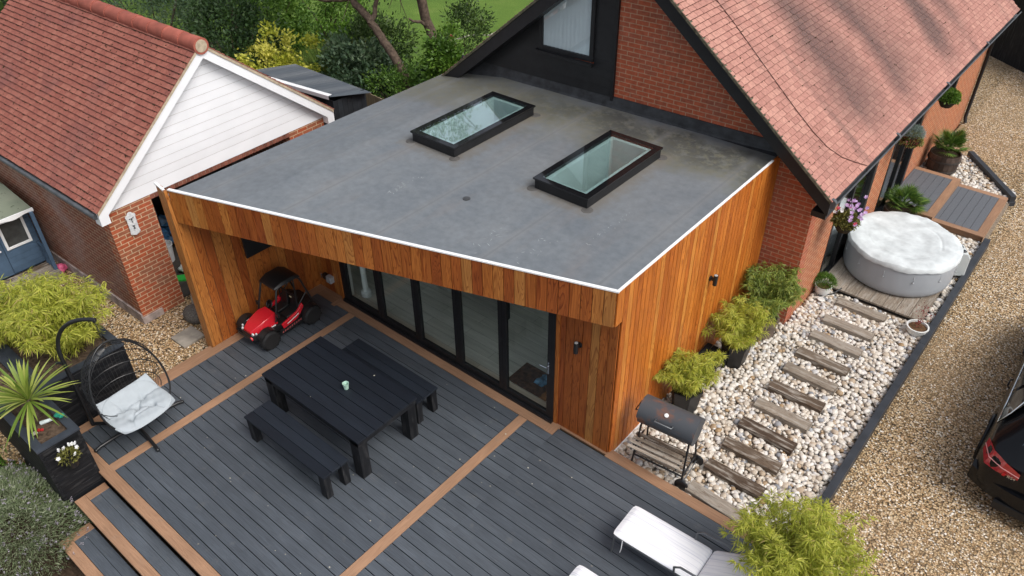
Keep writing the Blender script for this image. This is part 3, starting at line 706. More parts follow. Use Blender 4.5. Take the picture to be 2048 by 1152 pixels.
# ================================================================== ROOF TILES
def tile_slope(name, O, along, up, L, SL, mat, parent, gauge=.1, tw=.165, start=None, seed=1, moss=0, end=None, edge=.0045):
    """real tiles, one mesh; O is the eave corner, along the eave unit vector, up the slope unit vector"""
    rr = random.Random(seed); m = M(); n = along.cross(up).normalized()
    if n.z < 0: n = -n
    rows = int(SL/gauge); ms = M()
    for r in range(rows):
        s0 = r*gauge; a0 = start(s0) if start else 0; aL = end(s0) if end else L
        x = a0-(tw/2 if r % 2 else 0)
        rowd = rr.uniform(-.002, .002)
        while x < aL:
            xa, xb = max(x, a0), min(x+tw-.005, aL); x += tw
            if xb-xa < .02: continue
            lift = .021+rr.uniform(-.002, .004)+rowd; j = rr.uniform(-.003, .003)
            p = [O+along*xa+up*(s0-.012+j)+n*(lift), O+along*xb+up*(s0-.012+j)+n*(lift), O+along*xb+up*(s0+gauge+.015)+n*.001, O+along*xa+up*(s0+gauge+.015)+n*.001]
            q = [p[0]-n*.018, p[1]-n*.018]
            b = m.add(p+q); c = rr.random()
            uvs = lambda ids: [((m.v[b+i][0]*along.x+m.v[b+i][1]*along.y), Vector(m.v[b+i]).dot(up)) for i in ids]
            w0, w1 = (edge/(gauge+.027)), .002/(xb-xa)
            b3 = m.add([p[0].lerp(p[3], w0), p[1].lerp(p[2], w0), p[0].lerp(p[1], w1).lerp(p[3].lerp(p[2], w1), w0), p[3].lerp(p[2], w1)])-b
            m.face([b, b+1, b+b3+1, b+b3], uvs([0, 1, b3+1, b3]), c, 1)  # lower edge strip, coloured dark as a painted shadow line
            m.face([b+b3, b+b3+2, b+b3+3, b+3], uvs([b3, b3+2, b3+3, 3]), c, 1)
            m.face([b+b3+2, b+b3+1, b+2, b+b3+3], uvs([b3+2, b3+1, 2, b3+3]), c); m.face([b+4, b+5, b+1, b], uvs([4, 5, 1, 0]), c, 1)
            m.face([b+4, b, b+3], uvs([4, 0, 3]), c); m.face([b+5, b+2, b+1], uvs([5, 2, 1]), c)
            if rr.random() < moss:
                k = rr.randint(1, 3)
                for _ in range(k):
                    qd = O+along*rr.uniform(xa, xb)+up*(s0-.016+rr.choice([0, 0, 0, rr.uniform(0, .08)]))+n*.014
                    ms.blob(qd, rr.uniform(.006, .017), sc=(1, 1, .6), jit=.3)
    o = m.build(name, [mat, 'tile_edge_shade'], parent)
    if moss: ms.build('moss', 'moss', o, smooth=True)['kind'] = 'stuff'
    return o

# ================================================================== HOUSE
def house():
    R = thing('house', 'brick bungalow with a steep pinkish red tiled roof and black barge boards', 'house', (-6.5, 15, 0))
    xl, xr, ye = -10.0, -3.05, 21.2
    # gable wall
    m = M(); X = Matrix(((1, 0, 0, 0), (.0559, 1, 0, 10.70+3.72*.0559), (0, 0, 1, 0), (0, 0, 0, 1)))
    m.prism([(xl, -.3), (xr, -.3), (xr, hz(xr)-.12), (-6.5, hz(-6.5)-.12), (xl, hz(xl)-.12)], 0, .25, axis='y', X=X)
    m.build('gable_wall', 'brick', R)
    # right wall with openings
    m = M()
    wl = [(10.99, 12.02, -.3, 2.5), (13.8, 14.75, -.3, 2.5), (16.4, 17.9, -.3, 2.5), (18.7, ye, -.3, 2.5), (17.9, 18.7, -.3, 1.45), (12.02, 13.8, 2.28, 2.5), (14.75, 16.4, 2.28, 2.5), (17.9, 18.7, 2.3, 2.5)]
    for a, b, c, d in wl: m.box(xr-.25, xr, a, b, c, d)
    m.build('side_wall', 'brick_side', R)
    m = M(); m.box(xl, xl+.25, 10.6, ye, -.3, 2.5); m.box(xl+.25, xr-.25, ye-.25, ye, -.3, 2.5); m.build('back_walls', 'brick', R)
    m = M(); m.prism([(xl, 2.5), (xr, 2.5), (xr, 2.5+.01), (-6.5, hz(-6.5)-.12), (xl, 2.52)], ye-.25, ye, axis='y'); m.build('rear_gable', 'brick', R)
    m = M(); m.box(-9.7, -3.31, 10.9, 20.9, -.1, -.02); m.build('floor', m_plain('floor_h', (.12, .10, .08), .7), R)
    # boarding on the gable, stepped weatherboards
    m = M(); zb = ZR+.16; x1 = -6.68; w_ = .15
    z = zb
    WX0, WX1, WZ0 = -8.12, -7.04, 3.60
    while z < hz(-6.7)-.1:
        z1 = z+w_-.004
        xa = max(-9.72, -10.27+(z-2.6+.1)/RS)
        segs = [(xa, x1)]
        if z1 > WZ0:
            top = z > 3.6+1.75
            segs = [(xa, WX0), (WX1, x1)] if not top else [(xa, x1)]
        for a, b in segs:
            if b-a < .05: continue
            P = [Vector((a, gy(a, .012), z)), Vector((b, gy(b, .012), z)), Vector((b, gy(b, .012), z1)), Vector((a, gy(a, .012), z1))]
            o = Vector((0, -.022, 0)); o2 = Vector((0, -.004, 0)); b0 = m.add([P[0]+o, P[1]+o, P[2]+o2, P[3]+o2, P[0], P[1]])
            c = random.random(); m.face([b0, b0+1, b0+2, b0+3], None, c); m.face([b0+4, b0+5, b0+1, b0], None, c)
        z += w_
    xe = x1; m.box(xe, xe+.05, gy(xe, .045), gy(xe), ZR+.1, hz(xe)-.2)
    m.build('gable_boarding', 'black', R)
    # window in the boarding
    xa, xb = -8.05, -7.11; za = 3.68; zl = 4.24; zr = zl+(xb-xa)*RS
    def pl(x, z, o): return (x, gy(x, o), z)
    outer = [(xa-.07, za-.08), (xb+.07, za-.08), (xb+.07, zr+.12), (xa-.07, zl+.06)]; inner = [(xa, za), (xb, za), (xb, zr), (xa, zl)]
    m = M(); b = m.add([pl(x, z, .07) for x, z in outer]+[pl(x, z, .07) for x, z in inner]+[pl(x, z, -.0) for x, z in outer]+[pl(x, z, .0) for x, z in inner])
    for i in range(4):
        j = (i+1) % 4; m.face([b+i, b+j, b+4+j, b+4+i]); m.face([b+8+i, b+8+j, b+j, b+i]); m.face([b+4+i, b+4+j, b+12+j, b+12+i])
    m.box(xa-.12, xb+.12, gy(xa, .12), gy(xa, .04), za-.13, za-.08)
    wf = m.build('gable_window', 'black', R)
    m = M(); m.poly([pl(x, z, .045) for x, z in inner]); m.build('pane', 'glass_dark', wf)
    m = M()
    n = 12
    for i in range(n):
        x0 = xa+(xb-xa)*i/n; x_1 = x0+(xb-xa)/n*.93; zt = zl+(x0-xa)*RS
        m.poly([(x0, gy(x0, .030), za), (x_1, gy(x_1, .020), za), (x_1, gy(x_1, .020), zt), (x0, gy(x0, .030), zt)])
    m.build('vertical_blind', m_plain('blind', (.66, .70, .74), .8, .2, var=.03), wf)
    # downpipe, frames and glazing on the right wall
    def glz(name, y0, y1, z0, z1, mull, wood='black', depth=.07):
        f = M(); xo = xr-.06
        f.box(xo, xr+.012, y0, y0+.07, z0, z1); f.box(xo, xr+.03, y1-.14, y1, z0, z1); f.box(xo, xr+.01, y0+.07, y1-.14, z1-.08, z1); f.box(xo, xr+.015, y0+.07, y1-.14, z0, z0+.09)
        for k in mull: f.box(xo, xr+.008, k-.04, k+.04, z0+.09, z1-.08)
        o = f.build(name, 'black', R, bevel=.003)
        p = M(); p.box(xr-.04, xr-.03, y0+.07, y1-.14, z0+.09, z1-.08); p.build('pane', 'glass_dark', o)
        return o
    glz('patio_door', 12.02, 13.8, -.1, 2.28, (12.8,)); d2 = glz('front_door', 14.75, 16.4, -.08, 2.28, (15.6,)); glz('side_window', 17.9, 18.7, 1.45, 2.3, (18.25,))
    m = M(); m.box(xr, xr+.05, 14.8, 16.35, -.02, .0); m.build('threshold', 'chrome', d2)
    m = M(); m.box(xr-.02, xr+.09, 17.88, 18.72, 1.40, 1.45); m.build('window_sill', 'black', R)
    m = M(); m.tube([(xr-.03, 11.6, 2.2), (xr+.3, 11.6, 2.2)], .012, 6)
    # roof
    vy = lambda x: 10.35+(x+2.73)*.0559
    m = M()
    for sgn in (1, -1):
        xe_ = -2.78 if sgn == 1 else -10.22
        P = lambda x, y, o: (x, y, hz(x)-o)
        xs = (xe_, -6.5)
        for o in (.005,):
            q = [P(xs[0], vy(xs[0])+.03, o), P(xs[1], vy(xs[1])+.03, o), P(xs[1], 21.3, o), P(xs[0], 21.3, o)]
            q2 = [P(xs[0], vy(xs[0])+.03, o+.1), P(xs[1], vy(xs[1])+.03, o+.1), P(xs[1], 21.3, o+.1), P(xs[0], 21.3, o+.1)]
            b = m.add(q+q2)
            for f in ((0, 1, 2, 3), (7, 6, 5, 4), (0, 4, 5, 1), (2, 6, 7, 3), (0, 3, 7, 4)): m.face([b+i for i in f])
    rb = m.build('roof', 'black', R)
    c = 1/math.hypot(1, RS); SLn = math.hypot(3.77, 3.77*RS)
    up1 = Vector((-c, 0, RS*c)); up2 = Vector((c, 0, RS*c)); ya = Vector((0, 1, 0))
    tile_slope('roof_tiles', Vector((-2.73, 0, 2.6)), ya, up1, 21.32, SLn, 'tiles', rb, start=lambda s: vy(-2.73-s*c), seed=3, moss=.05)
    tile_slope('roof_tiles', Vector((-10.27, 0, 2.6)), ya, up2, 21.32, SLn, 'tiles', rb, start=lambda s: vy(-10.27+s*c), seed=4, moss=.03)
    m = M(); y = 10.0
    while y < 21.3: m.tube([(-6.5, y, hz(-6.5)-.05), (-6.5, y+.44, hz(-6.5)-.05)], [.125, .118], 14, c=random.random()); y += .445
    m.build('ridge_tiles', 'ridge', rb, autos=50)
    # barge boards and soffit
    for sgn in (1, -1):
        x0 = -2.74 if sgn == 1 else -10.26
        m = M(); A = lambda x, o, yo: (x, vy(x)+yo, hz(x)-o)
        b = m.add([A(x0, .03, .02), A(-6.5, .03, .02), A(-6.5, .30, .02), A(x0, .27, .02), A(x0, .03, .05), A(-6.5, .03, .05), A(-6.5, .30, .05), A(x0, .27, .05)])
        for f in ((0, 1, 2, 3), (7, 6, 5, 4), (0, 4, 5, 1), (1, 5, 6, 2), (2, 6, 7, 3), (3, 7, 4, 0)): m.face([b+i for i in f])
        xg = x0
        m.poly([A(x0, .26, .05), A(-6.5, .28, .05), (-6.5, gy(-6.5), hz(-6.5)-.28), (x0, gy(x0), hz(x0)-.26)])
        if sgn == 1: m.box(x0-.24, x0-.02, vy(x0)+.03, gy(x0)-.0, 2.27, 2.36)
        m.build('barge_board', 'black', R)
        # mortar bedding with lichen under the verge tiles
        m = M(); b = m.add([A(x0, -.012, -.01), A(-6.5, -.012, -.01), A(-6.5, .035, -.01), A(x0, .035, -.01), A(x0, -.012, .06), A(-6.5, -.012, .06), A(-6.5, .035, .06), A(x0, .035, .06)])
        for f in ((0, 1, 2, 3), (0, 4, 5, 1), (3, 2, 6, 7), (0, 3, 7, 4)): m.face([b+i for i in f])
        m.build('verge_mortar', m_plain('verge_%d' % sgn, (.13, .12, .085), .95, .1, var=.6, sc=18, bump=.8), R)
    # gutter and soffit on the right
    m = M()
    for k in range(4):
        a = 10.4+k*2.72; pr = [(-2.735+.07*math.cos(t), 2.57+.07*math.sin(t)) for t in [math.pi*(1+i/8) for i in range(9)]]
        b = m.add([(x, a, z) for x, z in pr]+[(x, a+2.71, z) for x, z in pr])
        for i in range(8): m.face([b+i, b+i+1, b+10+i, b+9+i])
        b = m.add([(x+.006 if i > 4 else x-.006, a, z-.003) for i, (x, z) in enumerate(pr)]+[(x+.006 if i > 4 else x-.006, a+2.71, z-.003) for i, (x, z) in enumerate(pr)])
        for i in range(8): m.face([b+i+1, b+i, b+9+i, b+10+i])
        m.box(-2.672, -2.652, a, a+2.71, 2.562, 2.578); m.box(-2.81, -2.80, a, a+2.71, 2.56, 2.575)
        m.tube([(-2.735, a-.03, 2.553), (-2.735, a+.03, 2.553)], .078, 12)
    m.build('gutter', 'gutter', R, autos=50)
    m = M(); m.box(-2.84, -2.82, 10.4, 21.3, 2.40, 2.55); m.box(xr, -2.84, 10.8, 21.3, 2.41, 2.43); m.build('eaves_soffit', 'black', R)
    m = M(); m.tube([(-2.76, 21.0, 2.5), (-2.8, 21.02, 2.4), (-2.98, 21.1, 2.2), (-2.98, 21.1, -.05), (-2.93, 21.05, -.17)], .04, 10); m.build('downpipe', 'black', R, autos=50)
    # flue on the roof, cut by the top of the frame
    m = M(); m.box(-5.50, -5.27, 12.15, 12.45, hz(-5.4)-.2, hz(-5.5)+.12); m.build('flue', m_plain('flue_zinc', (.25, .29, .33), .4, .5, .6), R)
house()
def cable():
    pts = [(-5.35, 11.11), (-5.0, 11.12), (-4.66, 11.1), (-4.35, 11.08), (-4.07, 11.06), (-3.75, 11.05), (-3.45, 11.06), (-3.2, 11.12), (-3.0, 11.28), (-2.85, 11.5), (-2.72, 11.72)]
    m = M(); m.tube([(-6.4, 11.2, hz(-6.4)+.03)]+[(x, y, hz(x)+.028) for x, y in pts]+[(-2.7, 11.74, 2.5)], .007, 6)
    tag(m.build('roof_cable', m_plain('cable_brown', (.12, .05, .04), .6), autos=60), 'thin brown cable curving down the tiles of the house roof', 'cable')
cable()

# ================================================================== GARAGE
GA = math.radians(91.5); gd = Vector((math.cos(GA), math.sin(GA), 0)); gp = Vector((-gd.y, gd.x, 0)); GO = Vector((-11.59, 3.89, 0))
GX = Matrix(((gd.x, gp.x, 0, GO.x), (gd.y, gp.y, 0, GO.y), (0, 0, 1, 0), (0, 0, 0, 1)))     # local: x along gable, y depth (away), z up
def garage():
    R = thing('garage', 'red brick garage with white boarded gable and dark red tiled roof', 'garage', (GO.x, GO.y, -.15))
    W_, D_, T = 4.42, 5.65, 2.07
    for a_, b_ in ((0, .775), (3.6, W_)): m = M(); m.box(a_, b_, 0, .22, -.3, T, X=GX); m.build('front_pier', 'brick_g', R)
    m = M()
    for i in range(38): m.box(.775+i*.0744+.004, .775+(i+1)*.0744-.004, .002, .2, 1.96, T, X=GX, c=random.random())
    m.build('brick_lintel', m_plain('lintel', (.22, .085, .06), .85, .2, var=.3, sc=10, rnd=.25), R)
    m = M(); m.box(.775, 3.6, .01, .19, 1.965, T-.005, X=GX); m.build('lintel_mortar', 'mortar', R)
    m = M(); m.box(0, .22, .22, D_, -.3, T, X=GX); m.box(W_-.22, W_, .22, D_, -.3, T, X=GX); m.box(.22, W_-.22, D_-.22, D_, -.3, T, X=GX); m.build('side_walls', 'brick_gs', R)
    m = M(); m.box(-.03, 0, 0, D_, -.3, .05, X=GX); m.box(-.03, .35, -.03, 0, -.3, -.02, X=GX); m.build('plinth', m_plain('plinth', (.36, .30, .28), .9, .2, var=.5, sc=6, bump=.6), R)
    m = M(); m.box(.22, W_-.22, .1, D_-.22, -.3, -.12, X=GX); m.build('floor', m_plain('gfloor', (.05, .045, .04), .9), R)
    s = (4.15-2.2)/2.36
    zz = lambda u: 2.2+s*(u+.15) if u < 2.21 else 2.2+s*(4.57-u)
    m = M(); m.prism([(0, T), (W_, T), (W_, zz(W_)-.12), (2.21, zz(2.21)-.12), (0, zz(0)-.12)], .02, .15, axis='y', X=GX); m.build('gable_core', m_plain('core', (.36, .33, .28), .8), R)
    m = M(); z = T-.02; k = 0
    while z < 3.95:
        h = .15 if k else .2; z1 = z+h-.006
        a = max(.02, -.15+(z+.10-2.2+.05)/s) if z > T else -.02; b = W_-a+.0
        if b-a > .1:
            P = [(a, .012, z), (b, .012, z), (b, .012, z1), (a, .012, z1)]
            q = [GX @ Vector((x, y-.005-(.015 if not k else 0), zz_)) for x, y, zz_ in P[:2]]+[GX @ Vector((x, y, zz_)) for x, y, zz_ in P[2:]]+[GX @ Vector((x, y+.01, zz_)) for x, y, zz_ in P[:2]]
            b0 = m.add(q); m.face([b0, b0+1, b0+2, b0+3]); m.face([b0+4, b0+5, b0+1, b0])
        z += h; k += 1
    m.build('gable_boards', m_plain('upvc_white', (.78, .80, .83), .35, .45, var=.05, sc=2), R)
    # roof body, tiles, barge
    m = M()
    for sg in (0, 1):
        ua, ub = (-.13, 2.21) if not sg else (4.55, 2.21)
        q = [(ua, -.12, zz(ua)-.01), (ub, -.12, zz(ub)-.01), (ub, D_+.05, zz(ub)-.01), (ua, D_+.05, zz(ua)-.01)]
        b = m.add([GX @ Vector(p) for p in q]+[GX @ Vector((p[0], p[1], p[2]-.08)) for p in q])
        for f in ((0, 1, 2, 3), (7, 6, 5, 4), (0, 4, 5, 1), (2, 6, 7, 3), (0, 3, 7, 4)): m.face([b+i for i in f])
    rf = m.build('roof', 'black', R)
    cc = 1/math.hypot(1, s); SLn = 2.36/cc
    O1 = GX @ Vector((-.15, -.17, 2.2)); O2 = GX @ Vector((4.57, -.17, 2.2))
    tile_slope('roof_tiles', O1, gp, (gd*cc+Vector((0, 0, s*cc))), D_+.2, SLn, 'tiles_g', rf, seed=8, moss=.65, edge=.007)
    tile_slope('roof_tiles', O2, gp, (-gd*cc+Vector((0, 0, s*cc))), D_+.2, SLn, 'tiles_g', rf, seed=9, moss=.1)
    m = M(); y = -.18
    while y < D_:
        m.tube([GX @ Vector((2.21, y, zz(2.21)-.035)), GX @ Vector((2.21, y+.44, zz(2.21)-.035))], [.135, .125], 16, c=random.random()); y += .443
    m.build('ridge_tiles', 'ridge', rf, autos=50)
    m = M(); m.tube([GX @ Vector((2.21, -.185, zz(2.21)-.035)), GX @ Vector((2.21, -.17, zz(2.21)-.035))], .10, 16); m.build('ridge_end_mortar', 'mortar', rf)
    for sg in (0, 1):
        ua, ub = (-.15, 2.21) if not sg else (4.57, 2.21)
        def Q(u, y, o): return GX @ Vector((u, y, zz(u)-o))
        m = M(); b = m.add([Q(ua, -.15, .02), Q(ub, -.15, .02), Q(ub, -.15, .235), Q(ua, -.15, .235), Q(ua, -.125, .02), Q(ub, -.125, .02), Q(ub, -.125, .235), Q(ua, -.125, .235)])
        for f in ((0, 1, 2, 3), (7, 6, 5, 4), (0, 4, 5, 1), (1, 5, 6, 2), (2, 6, 7, 3), (3, 7, 4, 0)): m.face([b+i for i in f])
        ub2 = ua+.3 if not sg else ua-.3
        m.box(min(ua, ub2), max(ua, ub2)-.0, -.148, .01, zz(ua)-.245, zz(ua)-.02, X=GX) if False else None
        m.poly([Q(ua, -.125, .2), Q(ub, -.125, .2), Q(ub, .0, .2), Q(ua, .0, .2)])
        x0, x1 = (ua, 0) if not sg else (W_, ua)
        m.box(x0, x1, -.149, .02, zz(ua)-.25, zz(ua)-.03, X=GX)
        m.build('barge_board', m_plain('barge_w%d' % sg, (.80, .82, .85), .4, .4, var=.05, sc=3), R)
        m = M(); b = m.add([Q(ua, -.165, .0), Q(ub, -.165, .0), Q(ub, -.165, .055), Q(ua, -.165, .055), Q(ua, -.12, .0), Q(ub, -.12, .0), Q(ub, -.12, .055), Q(ua, -.12, .055)])
        for f in ((0, 1, 2, 3), (7, 6, 5, 4), (0, 4, 5, 1), (1, 5, 6, 2), (2, 6, 7, 3), (3, 7, 4, 0)): m.face([b+i for i in f])
        m.build('verge_mortar', 'mortar', R)
    m = M(); m.tube([GX @ Vector((-.17, -.1, 2.12)), GX @ Vector((-.17, D_+.05, 2.12))], .05, 10); m.box(-.12, -.1, -.1, D_, 2.05, 2.17, X=GX); m.build('gutter', 'gutter', R, autos=50)
garage()

def plaque():
    R = thing('wall_plaque', 'white ornate metal plaque hanging on the brick pier of the garage', 'wall ornament', (-11.57, 4.24, 1.72))
    out = []
    for a, b in ((-.085, -.17), (-.055, -.19), (-.035, -.2), (0, -.215), (.035, -.2), (.055, -.19), (.085, -.17), (.075, -.12), (.075, .1), (.088, .13), (.08, .16), (.05, .17), (.035, .2), (0, .215), (-.035, .2), (-.05, .17), (-.08, .16), (-.088, .13), (-.075, .1), (-.075, -.12)): out.append((a, b))
    X = Matrix(((0, 0, 1, 0), (1, 0, 0, 0), (0, 1, 0, 0), (0, 0, 0, 1)))
    m = M(); m.prism(out, 0, .012, X=X); m.build('plate', m_plain('plaque_white', (.66, .68, .70), .6, .3, var=.25, sc=30, bump=.4), R, local=True, bevel=.003)
    m = M()
    m.tube([(.02, 0, .10), (.025, 0, .03)], .006, 6); m.tube([(.02, -.04, .105), (.03, 0, .1), (.02, .04, .11)], .005, 6)
    m.build('emblem', 'black_m', R, local=True); m = M()
    m.tube([(.02, -.02, -.03), (.03, 0, -.045), (.02, .025, -.03)], .004, 6); m.tube([(.02, 0, -.03), (.025, .003, -.09)], .007, 6); m.tube([(.02, -.015, -.085), (.02, .02, -.085)], .004, 6)
    m.build('emblem', 'black_m', R, local=True)
plaque()

# things inside the open garage
def garage_contents():
    m = M(); m.lathe([(.12, 0), (.145, .34), (.16, .345), (.16, .37), (.14, .37), (.12, .3), (0, .3)], 20, cx=-12.95, cy=5.15, X=Matrix.Translation((0, 0, -.12)))
    r = tag(m.build('paint_bucket', m_plain('bucket', (.62, .64, .66), .5, .4, var=.15, sc=8), autos=40), 'large white plastic bucket standing inside the garage opening', 'bucket')
    m = M()
    for i in range(22): m.blob((-13.45+random.uniform(-.25, .25), 5.3+random.uniform(-.3, .3), .15+random.uniform(-.15, .35)), random.uniform(.09, .16), jit=.35)
    tag(m.build('plastic_sack', m_plain('sack_blue', (.04, .13, .26), .4, .5, var=.7, sc=9)), 'crumpled blue plastic sack behind the white bucket in the garage', 'sack')
    m = M(); m.prism([(-.22, -.07), (.2, -.09), (.24, .02), (.05, .10), (-.2, .08)], 0, .05, X=Matrix.Translation((-12.2, 5.0, -.134)) @ Matrix.Rotation(.9, 4, 'Z'))
    tag(m.build('green_toy', m_plain('green_plastic', (.03, .42, .06), .4, .5, var=.1), bevel=.01), 'flat bright green plastic toy lying on the concrete by the garage pier', 'toy')
    m = M(); 
    for i in range(8): m.blob((-12.33+random.uniform(-.08, .08), 5.18+random.uniform(-.1, .1), -.05+random.uniform(0, .1)), .06, jit=.3)
    tag(m.build('white_bag', m_plain('bagw', (.6, .66, .66), .6, .3, var=.3, sc=12), smooth=True), 'scrunched white carrier bag beside the flat green toy', 'bag')
    r = thing('storage_shelf', 'black storage rack with dim boxes at the back of the garage', 'shelf', (-15, 6.6, -.12))
    for zz_ in (.4, .9, 1.4):
        m = M(); m.box(-15.4, -14.9, 4.6, 7.6, zz_, zz_+.03); m.build('shelf_board', 'black', r)
        m = M()
        for k in range(7): m.box(-15.35, -14.95, 4.7+k*.4, 4.7+k*.4+random.uniform(.2, .35), zz_+.031, zz_+random.uniform(.15, .38))
        m.build('boxes', m_plain('boxes_%d' % int(zz_*10), (.12, .12, .13), .8, rnd=.8), r)
    m = M(); m.tube([(-12.6, 6.9, -.12), (-12.7, 6.95, 1.7)], .02, 6); m.box(-12.9, -12.5, 6.88, 6.93, 1.2, 1.7); tag(m.build('tool', m_plain('toolgrey', (.2, .2, .2), .5)), 'grey shovel leaning inside the garage doorway', 'shovel')
garage_contents()

# ================================================================== SHED, FENCES, PLAYHOUSE
def shed():
    R = thing('garden_shed', 'black timber shed with corrugated dark roof behind the garage', 'shed', (-13, 9.6, -.2))
    # roof corners at z: front (660,196)/(738,188) ; back (525,133)/(585,132)
    A, B, C_, D_ = Vector((-11.82, 8.62, 2.3)), Vector((-11.45, 9.3, 2.25)), Vector((-13.95, 9.45, 2.15)), Vector((-15.2, 8.75, 2.15))
    A, B, C_, D_ = Vector((-11.95, 8.72, 2.25)), Vector((-11.75, 9.6, 2.1)), Vector((-14.45, 9.75, 2.0)), Vector((-14.75, 8.62, 2.10))
    n = 200; m = M()
    for i in range(n):
        t0, t1 = i/n, (i+1)/n; h0, h1 = .010*math.sin(i*1.6), .010*math.sin((i+1)*1.6)
        p = [A.lerp(D_, t0), B.lerp(C_, t0), B.lerp(C_, t1), A.lerp(D_, t1)]; hh = (h0, h0, h1, h1)
        m.poly([(q.x, q.y, q.z+h) for q, h in zip(p, hh)])
    t = NT('corrugated'); c = t.ramp(t.noise(t.map(t.obj(), (12, .6, 1)), 1, 3), [(.4, (.045, .055, .07)), (.68, (.07, .085, .10)), (.8, (.26, .28, .30))])
    m.build('roof', t.fin(c, .45, .4), R)
    m = M(); v = (D_-A).normalized(); m.poly([A+Vector((.0, -.03, .03)), D_+Vector((0, -.03, .03)), D_+Vector((0, .06, .035)), A+Vector((0, .06, .035))]); m.poly([A+Vector((.0, -.03, -.05)), D_+Vector((0, -.03, -.05)), D_+Vector((0, -.03, .03)), A+Vector((0, -.03, .03))]); m.build('roof_edge', 'white', R)
    m = M(); x0, x1, y0, y1 = -14.45, -11.98, 8.78, 9.55
    k = 0; x = x0
    while x < x1: m.box(x, x+.115, y0-.012, y0, -.2, 2.15); x += .12
    y = y0
    while y < y1: m.box(x1, x1+.012, y, y+.115, -.2, 2.12); y += .12
    m.box(x0, x1, y0, y1, -.2, 2.02); m.build('boarded_walls', m_plain('shed_black', (.022, .026, .032), .6, .4, var=.3, rnd=.4), R)
shed()
def paling_fence():
    R = thing('paling_fence', 'weathered low wooden close board fence behind the black shed', 'fence', (-13.2, 10.4, -.2))
    a, b = Vector((-14.8, 11.3, 0)), Vector((-10.6, 10.95, 0)); L = (b-a).length; d = (b-a)/L
    X = Matrix(((d.x, -d.y, 0, a.x), (d.y, d.x, 0, a.y), (0, 0, 1, -.2), (0, 0, 0, 1)))
    m = M(); x = 0
    while x < L: m.box(x, x+.145, -.012-random.uniform(0, .006), .008, .0, 1.2+random.uniform(-.01, .01), X=X, grain=True); x += .15
    m.build('boards', 'fencewood', R)
    m = M()
    for z in (.25, .95): m.box(0, L, .01, .05, z, z+.07, X=X, grain=True)
    m.build('rails', 'fencewood', R)
paling_fence()
def black_fence():
    R = thing('board_fence', 'tall black close board fence beyond the far end of the house', 'fence', (0, 25.5, -.2))
    a, b = Vector((-6.5, 28.6, 0)), Vector((3.0, 21.3, 0)); L = (b-a).length; d = (b-a)/L
    X = Matrix(((d.x, -d.y, 0, a.x), (d.y, d.x, 0, a.y), (0, 0, 1, -.2), (0, 0, 0, 1)))
    m = M(); x = 0
    while x < L: m.box(x, x+.125, -.02-random.uniform(0, .006), .0, .0, 1.85, X=X, grain=True); x += .12
    m.build('boards', 'blackwood', R)
    m = M(); m.box(0, L, -.05, .03, 1.85, 1.88, X=X); m.build('capping', 'black', R)
black_fence()

